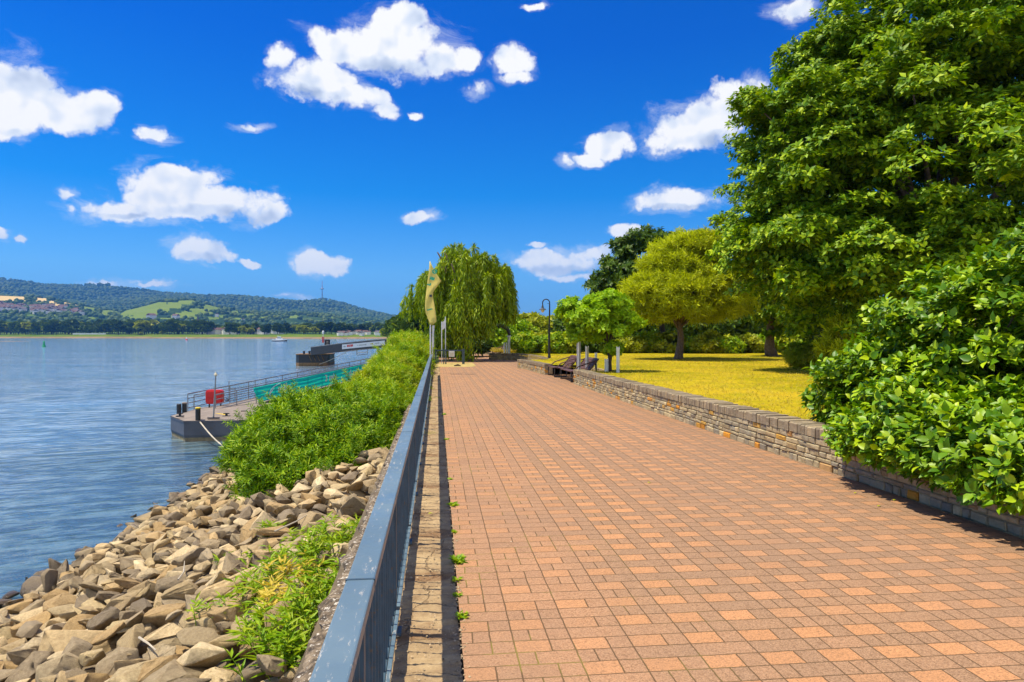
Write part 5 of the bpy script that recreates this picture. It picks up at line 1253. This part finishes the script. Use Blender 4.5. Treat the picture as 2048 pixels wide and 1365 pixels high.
# ------------------------------------------------------------------ the far side of the valley
from bisect import bisect
def interp(x, pts):
    xs = [p[0] for p in pts]
    if x <= xs[0]: return pts[0][1]
    if x >= xs[-1]: return pts[-1][1]
    i = bisect(xs, x) - 1; t = (x - xs[i]) / (xs[i + 1] - xs[i]); return pts[i][1] + (pts[i + 1][1] - pts[i][1]) * t
MID = [(-400, 575), (0, 590), (90, 594), (165, 606), (240, 616), (285, 606), (320, 598), (385, 598), (430, 612), (480, 622), (540, 628), (600, 630), (700, 640), (800, 650), (900, 655), (1300, 660)]
RDG = [(-400, 560), (0, 553), (60, 556.5), (90, 564), (150, 568), (200, 573), (300, 582), (420, 590), (520, 597), (590, 602), (620, 602), (645, 597), (690, 603), (720, 612), (760, 620), (790, 627), (830, 630), (880, 634), (960, 638), (1300, 640)]
SH_ = [(-400, 1250), (0, 1120), (300, 1020), (500, 930), (650, 860), (780, 900), (900, 1300), (1300, 1500)]
g = np.random.default_rng(77)
oct_ = [(g.uniform(0, 6.28, 2), g.normal(size=2) * f, a) for f, a in [(.0016, 14), (.003, 9), (.005, 6), (.008, 5), (.013, 3.0), (.02, 2.2)] for _ in range(4)]
def bumps(x, y):
    s = 0.0
    for ph, k, a in oct_: s += a * math.sin(k[0] * x + k[1] * y + ph[0])
    return s / 2.2
def height(px, Z):
    zs = interp(px, SH_); d_ = Z - zs
    mid = EYE + (672 - interp(px, MID)) * 2500 / F; rid = EYE + (672 - interp(px, RDG)) * 4800 / F
    if d_ < 0: return -6.0
    if d_ < 18: return -2.3 + d_ / 18 * 2.4
    if d_ < 60: return .1 + (d_ - 18) / 42 * 3.2
    if Z < 1650: return 3.3 + 7 * ((Z - zs - 60) / max(1, 1650 - zs - 60))
    if Z < 2500: t = (Z - 1650) / 850; return 10.3 + (mid - 10.3) * (t * t * (3 - 2 * t) * .75 + t * .25)
    if Z < 3000: t = (Z - 2500) / 500; return mid - .10 * mid * math.sin(t * math.pi / 2)
    if Z < 4800: t = (Z - 3000) / 1800; a = mid * .90; return a + (rid - a) * (t ** 1.25)
    t = (Z - 4800) / 1700; return rid * (1 - .5 * t)
def land_mat(name, a, b_, c_, sc, stripes=None):
    m, T, bs = new_mat(name); gg = T.node('ShaderNodeNewGeometry'); p = gg.outputs['Position']
    n = T.noise(p, sc, 6, .7); col_ = T.ramp(n, [(.34, a), (.5, b_), (.66, c_)])
    n2 = T.noise(p, sc * .12, 4, .6); col_ = T.mix(T.smooth(n2, .40, .62, 0, .8), col_, c_)
    if stripes:
        rot = T.node('ShaderNodeVectorRotate'); rot.rotation_type = 'Z_AXIS'; rot.inputs['Angle'].default_value = stripes; T.put(rot.inputs['Vector'], p)
        col_ = T.mix(T.smooth(T.m('SINE', T.m('MULTIPLY', T.xyz(rot.outputs[0])[0], .35)), -.3, .3, 0, .45), col_, a)
    T.put(bs.inputs['Base Color'], col_); bs.inputs['Roughness'].default_value = 1; bs.inputs['Specular IOR Level'].default_value = .05
    return m
LM = [land_mat('forest_hill', (.012,.032,.008), (.022,.05,.010), (.045,.085,.014), .02), land_mat('vineyard', (.07,.13,.015), (.12,.19,.02), (.19,.24,.03), .01, stripes=R(35)),
      land_mat('wheat_field', (.48,.33,.12), (.56,.40,.15), (.62,.46,.20), .01), land_mat('meadow_bank', (.05,.11,.010), (.085,.15,.012), (.13,.18,.016), .05), land_mat('sand_bank', (.16,.115,.06), (.22,.16,.085), (.28,.20,.11), .08)]
pxs = np.arange(-420, 1305, 3.0)
Zs_ = np.concatenate([[840], np.arange(860, 1500, 9), np.arange(1500, 2700, 20), np.arange(2700, 4900, 55), np.arange(4900, 6500, 260)])
# the near rows follow the shore line
hv = []; hgt = {}
for i, px in enumerate(pxs):
    zs = interp(px, SH_)
    for j, Z in enumerate(Zs_):
        Zq = Z if Z > 1650 else zs + (Z - 850) * (1650 - zs) / 800
        r = ray(px, 672); x = r.x * Zq; y = r.y * Zq; h = height(px, Zq)
        if Zq > 1650: h += bumps(x, y) * min(1, (Zq - 1650) / 500)
        hv.append((x, y, h))
nj = len(Zs_); F4 = []; MI = []
def py_of(v): q = proj(v); return q[0], q[1]
FIELDS_W = [(-10, 50, 590, 603), (70, 92, 597, 604), (96, 112, 603, 607), (128, 172, 604, 611)]
def region(px, py, Z):
    if Z < interp(px, SH_) + 15: return 4
    if Z < interp(px, SH_) + 75: return 3
    if Z > 2900: return 2 if (610 < px < 0) else 0
    for a, b_, c_, d_ in FIELDS_W:
        if a < px < b_ and c_ < py < d_ and Z > 1700: return 2
    if Z > 1700:
        if 235 < px < 330 and 605 < py < 632 and px - 235 > (632 - py) * 1.6 and px - 235 < (632 - py) * 1.6 + 62: return 1
        if 200 < px < 435 and 600 < py < 640 and math.sin(px * .07 + py * .23) + .6 * math.sin(px * .19 - py * .3) > .05: return 1
        if 165 < px < 195 and 612 < py < 622: return 1
        if 105 < px < 132 and 609 < py < 618: return 2 if px < 118 else 1
        if 340 < px < 620 and 612 < py < 640 and math.sin(px * .11) * math.sin(py * .41 + px * .02) > .42: return 1
        if 620 < px < 790 and 630 < py < 656 and math.sin(px * .09 + 1) * math.sin(py * .5 + px * .03) > .55: return 1
        if 0 < px < 230 and 622 < py < 642 and math.sin(px * .13) * math.sin(py * .5) > .5: return 3
    elif math.sin(px * .05 + Z * .01) > .3: return 3
    return 0
for i in range(len(pxs) - 1):
    for j in range(nj - 1):
        a = i * nj + j; F4.append((a, a + nj, a + nj + 1, a + 1)); v = hv[a]; ppx, ppy = py_of(v); MI.append(region(ppx, ppy, proj(v)[2]))
me = mesh_arrays('hills', np.array(hv), [np.array(F4)], None, smooth=True)
for m_ in LM: me.materials.append(m_)
me.polygons.foreach_set('material_index', np.array(MI, dtype=np.int32)); tag(link('hills', me), kind='structure')
def on_hill(px, Z):
    r = ray(px, 672); x = r.x * Z; y = r.y * Z; h = height(px, Z)
    if Z > 1650: h += bumps(x, y) * min(1, (Z - 1650) / 500)
    return Vector((x, y, h))
# crumpled forest cover: many small crowns, one mass
def blob(seed):
    import bmesh
    g_ = np.random.default_rng(seed); bm = bmesh.new(); bmesh.ops.create_icosphere(bm, subdivisions=1, radius=1.0)
    v = np.array([x.co[:] for x in bm.verts]); f = np.array([[q.index for q in p.verts] for p in bm.faces]); bm.free()
    return v * (1 + g_.uniform(-.25, .25, (len(v), 1))) * np.array([1, 1, .95]), f
bl_ = [blob(k) for k in range(6)]; pos = []; siz = []
for _ in range(15000):
    px = g.uniform(-150, 860); Z = 1650 + (4780 - 1650) * g.random() ** .9
    if Z < 2500: 
        v = on_hill(px, Z); q = proj(v)
        if region(q[0], q[1], q[2]) in (1, 2): continue
        if math.sin(px * .05 + Z * .012) * math.sin(Z * .02) > .35: continue
    else: v = on_hill(px, Z)
    pos.append(v); siz.append(g.uniform(5, 10) * (1.0 if Z < 2600 else 1.5))
for _ in range(420):
    px = g.uniform(-150, 860); pos.append(on_hill(px, 4800)); siz.append(g.uniform(5, 13))
for px in (172, 176, 180, 184, 187, 199, 200, 205, 211, 216, 219): pos.append(on_hill(px, 4790) + Vector((0, 0, 14))); siz.append(g.uniform(10, 17))
parts_ = []
for i, (v, s) in enumerate(zip(pos, siz)):
    b_, f_ = bl_[i % 6]; parts_.append((b_ * s * np.array([1, 1, 1.1]) + np.array([v.x, v.y, v.z + s * .3]), [f_]))
v, gs = join(parts_)
tag(link('hillside_woods', mesh_arrays('hillside_woods', v, gs, M['leaf_far'])), 'bluish green woods covering the hills across the river', 'woods', kind='stuff')
# trees along the far bank: each one a thing
def puff(seed, n=70):
    T = (np.array([(-.5, 0, 0), (0, -.35, .1), (.5, 0, 0), (0, .35, .1)], float), [np.array([(0, 1, 2, 3)])])
    v, gs = foliage([((0, 0, .55), (.42, .42, .36), 2), ((.15, 0, .80), (.25, .25, .18), 1), ((-.2, 0, .45), (.3, .3, .25), 1)], T, .22, seed, clump=.16, nclump=46, per=15, flat=.7, shell=(.5, 1.0), zmin=-.9)
    return mesh_arrays('crown', v, gs, M[['leaf_far', 'leaf_belt', 'leaf_belt', 'leaf_olive'][seed % 4]])
puffs = [puff(k) for k in range(8)]
tm = MB(); tm.tube([(0, 0, -.05), (0, 0, .4)], [.035, .02], 5); tko = tm.build('trunk', M['bark_dark']); tkm = tko.data; bpy.data.objects.remove(tko)
GF = 'trees along the far river bank'
g = np.random.default_rng(88); items = []
for k in range(215):
    px = -30 + 830 * (k + g.uniform(-.4, .4)) / 215; zs = interp(px, SH_); Z = zs + 75 + g.uniform(0, 1) ** 1.5 * 260; h = g.uniform(12, 22) * (1.15 if px < 420 else .8)
    items.append((px, Z, h, int(g.choice([0, 1, 2, 4, 5, 6, 3, 0, 1]))))
items += [(107, 1175, 19, 3), (138, 1180, 16, 5), (258, 1120, 12, 2), (285, 1100, 15, 0), (315, 1100, 14, 4), (365, 1110, 16, 3), (385, 1100, 15, 1), (355, 1120, 17, 0), (325, 1075, 7, 3), (282, 1080, 5, 3)]
for i, (px, Z, h, k) in enumerate(items):
    v = on_hill(px, Z); o = bpy.data.objects.new('bank_tree', None); col.objects.link(o); o.location = v; o.scale = (h * g.uniform(1.1, 1.6), h * 1.1, h); o.rotation_euler = (0, 0, g.uniform(0, 6.28))
    kd = ['bluish dark', 'mid green', 'plain green', 'olive yellow'][k % 4]; ht = 'tall' if h > 17 else 'middling' if h > 12 else 'low'
    st_ = interp(px, [(-60, 0), (60, .99), (61, 1), (150, 1.99), (151, 2), (240, 2.99), (241, 3), (330, 3.99), (331, 4), (420, 4.99), (421, 5), (540, 5.99), (541, 6), (640, 6.99), (641, 7), (900, 7)])
    wh = ['at the left edge of the photo', 'below the dense hillside village', 'behind the caravans', 'below the vineyard slope', 'near the church spire', 'among the riverside clusters', 'behind the white boat', 'toward the far bend'][int(st_)]
    tag(o, '%s %s far-bank tree %s, %s' % (ht, kd, wh, 'front row' if Z - interp(px, SH_) < 130 else 'rows behind'), 'tree', GF)
    c_ = bpy.data.objects.new('crown', puffs[k % 8]); col.objects.link(c_); c_.parent = o; t_ = bpy.data.objects.new('trunk', tkm); col.objects.link(t_); t_.parent = o
# trees on our own bank far downstream
for i, (px, Z, h, k, lab) in enumerate([(790, 330, 11, 2, 'first tree on the near bank left of the willow'), (806, 250, 11, 6, 'tree between the willow and the far hills on the near bank'), (822, 190, 9.5, 1, 'dark tree on the near bank touching the willow'), (840, 150, 8, 5, 'tree on the near bank hidden by the flag'), (775, 420, 9, 3, 'leftmost distant tree of the near bank'), (853, 130, 8, 0, 'bushy tree behind the tall flag')]):
    v = P(px, 672, Z); o = bpy.data.objects.new('bank_tree', None); col.objects.link(o); o.location = (v.x, v.y, -.6); o.scale = (h, h, h)
    tag(o, lab, 'tree', 'trees on the near bank downstream')
    c_ = bpy.data.objects.new('crown', puffs[k]); col.objects.link(c_); c_.parent = o; t_ = bpy.data.objects.new('trunk', tkm); col.objects.link(t_); t_.parent = o
# villages
hm = MB(); hm.box((0, 0, .26), (.5, .35, .30)); a = hm.build('wall', M['plaster']); wallm = a.data; bpy.data.objects.remove(a)
def roofm(mat):
    rm = MB(); rm.add([(-.53, -.40, .562), (.53, -.40, .562), (.53, .40, .562), (-.53, .40, .562), (-.53, 0, .82), (.53, 0, .82)], [(0, 1, 5, 4), (2, 3, 4, 5), (0, 4, 3), (1, 2, 5), (0, 3, 2, 1)]); a = rm.build('roof', mat); m = a.data; bpy.data.objects.remove(a); return m
roofs = [roofm(M['roof_red']), roofm(M['roof_grey']), roofm(M['roof_red'])]
def find_Z(px, py, lo=1300, hi=2480):
    best = lo; Z = lo
    while Z < hi:
        v = on_hill(px, Z); q = proj(v)
        if q[1] <= py: return Z
        Z += 12
    return hi
def house(px, Z, s, k, lab, grp, rz=None):
    v = on_hill(px, Z); o = bpy.data.objects.new('village_house', None); col.objects.link(o); o.location = v; o.scale = (s, s, s); o.rotation_euler = (0, 0, g.uniform(0, 3.14) if rz is None else rz); tag(o, lab, 'house', grp)
    for nm, m_ in (('wall', wallm), ('roof', roofs[k % 3])): c_ = bpy.data.objects.new(nm, m_); col.objects.link(c_); c_.parent = o
for i in range(34): px = g.uniform(-8, 50); py = 614 + px * .09 + g.uniform(-2, 9); house(px, find_Z(px, py), g.uniform(14, 21), i, 'house %s in the village at the left edge, %s' % (['with reddish roof', 'with grey roof', 'with reddish roof'][i % 3], 'upper lanes' if py < 618 else 'lower lanes'), 'houses of the left village')
for i in range(52): px = g.uniform(66, 130); py = 618 + g.uniform(-2, 12); house(px, find_Z(px, py), g.uniform(13, 20), int(g.integers(3)), 'small house in the dense hillside village, %s part, %s' % ('left' if px < 87 else 'middle' if px < 108 else 'right', 'top row' if py < 621 else 'middle rows' if py < 626 else 'bottom rows'), 'houses of the hillside village')
for i in range(12): px = g.uniform(145, 163); py = 626 + g.uniform(-2, 5); house(px, find_Z(px, py), g.uniform(13, 18), int(g.integers(3)), 'small house in the little group below the striped field', 'houses below the fields')
for i, (x0, x1, n_) in enumerate([(420, 436, 6), (440, 478, 9), (496, 512, 5), (520, 535, 5), (538, 566, 7)]):
    for k in range(n_): px = g.uniform(x0, x1); house(px, interp(px, SH_) + g.uniform(95, 330), g.uniform(10, 15), int(g.integers(3)), ['house in the riverside row, first cluster from the left', 'house in the widest riverside cluster', 'house in the reddish riverside cluster left of the boat', 'house in the riverside cluster left of the boat', 'house directly behind the white boat'][i], 'houses by the far river bank')
for k in range(22): px = g.uniform(676, 790); house(px, interp(px, SH_) + g.uniform(40, 90), g.uniform(5, 8), int(g.integers(3)), 'low pale house at the waterline of the far bend, ' + ('left end of the row' if px < 710 else 'middle of the row' if px < 755 else 'right end of the row'), 'houses at the far bend')
for px, py, s in ((303, 640, 22), (352, 639, 18), (486, 644, 13), (434, 634, 14)): house(px, find_Z(px, py, 1500), s, 0, {303: 'lone house with pinkish roof on the slope below the vineyard', 352: 'lone long house on the slope right of the pinkish roof', 486: 'lone white house above the riverside clusters', 434: 'lone pale house high on the meadow slope'}[px], None)
CVL = ['leftmost', 'second', 'third', 'fourth', 'fifth', 'sixth', 'seventh', 'eighth', 'ninth', 'rightmost']
for k, px in enumerate((150, 156, 162, 168, 174, 181, 188, 194, 203, 208)): 
    v = on_hill(px, interp(px, SH_) + 66); t = MB(); t.box((0, 0, 1.4), (3.0, 1.3, 1.1)); t.box((3.6, 0, .8), (.6, .1, .1)); bdy = empty('caravan', tuple(v), CVL[k] + ' white caravan of the row parked on the far bank meadow', 'caravan', 'caravans on the far bank'); t.build('body', M['white'], bdy, bevel=.2)
    t = MB(); t.lathe([(.35, -.1), (.35, .1)], (0, 0, .3), 10); t.build('wheel', M['black_steel'], bdy)
# church
v = on_hill(396, 1230); ch = empty('church', tuple(v), 'church with slim dark spire among the trees of the far bank', 'church')
t = MB(); t.box((0, 0, 9), (3, 3, 9)); t.build('tower', M['plaster'], ch); t = MB(); t.lathe([(3.2, 0), (1.4, 6), (.2, 17)], (0, 0, 18.01), 8); t.build('spire', M['roof_grey'], ch)
t = MB(); t.box((11, 0, 5), (8, 4, 5)); t.build('nave', M['plaster'], ch); t = MB(); t.add([(3, -4.6, 10.02), (20, -4.6, 10.02), (20, 4.6, 10.02), (3, 4.6, 10.02), (3, 0, 15), (20, 0, 15)], [(0, 1, 5, 4), (2, 3, 4, 5), (0, 4, 3), (1, 2, 5), (0, 3, 2, 1)]); t.build('roof', M['roof_red'], ch)
# transmitter mast on the ridge
v = on_hill(644.5, 4780); tw = empty('transmitter_tower', tuple(v), 'slender transmitter tower with round platforms on the far ridge', 'tower')
u = 4780 / F; t = MB(); t.tube([(0, 0, -10), (0, 0, 14 * u), (0, 0, 21 * u)], [4.5, 3.2, 2.6], 10); t.build('shaft', M['grey_steel'], tw)
t = MB(); t.lathe([(3, 20.0 * u), (14, 20.9 * u), (14, 21.8 * u), (6, 22.8 * u), (3, 23.5 * u)], (0, 0, 0), 16); t.build('platform', M['grey_steel'], tw)
t = MB(); t.tube([(0, 0, 23 * u), (0, 0, 27 * u), (0, 0, 38 * u)], [2.0, 1.8, .9], 8); t.build('antenna', M['red'], tw)
# low sand spit at the left
sb = MB(); a = G(-60, 683.5, WATER); b_ = G(62, 683.0, WATER); dd_ = (b_ - a); nn = Vector((-dd_.y, dd_.x, 0)).normalized() * 5; pts = []; N_ = 20; vs = []
for k in range(N_ + 1): c_ = a + dd_ * (k / N_); w_ = math.sin(math.pi * (k + .5) / (N_ + 1)) ** .5; vs += [tuple(c_ - nn * w_ - Vector((0, 0, .05))), tuple(c_ + Vector((0, 0, .22 * w_))), tuple(c_ + nn * w_ - Vector((0, 0, .05)))]
fs = []
for k in range(N_): fs += [(3 * k, 3 * k + 3, 3 * k + 4, 3 * k + 1), (3 * k + 1, 3 * k + 4, 3 * k + 5, 3 * k + 2)]
sb.add(vs, fs); o = sb.build('gravel_bar', LM[4]); tag(o, kind='structure')
# ------------------------------------------------------------------ haze
hzm = bpy.data.materials.new('haze'); hzm.use_nodes = True; T = NT(hzm.node_tree); T.n.clear()
pv = T.node('ShaderNodeVolumePrincipled'); pv.inputs['Color'].default_value = (.10, .38, 1.0, 1); pv.inputs['Density'].default_value = 0.00010; pv.inputs['Anisotropy'].default_value = 0.1
T.l.new(pv.outputs[0], T.node('ShaderNodeOutputMaterial').inputs['Volume'])
t = MB(); t.box((-1000, 3000, 190), (4200, 3800, 200)); hz_ = t.build('haze', hzm); tag(hz_, kind='stuff')
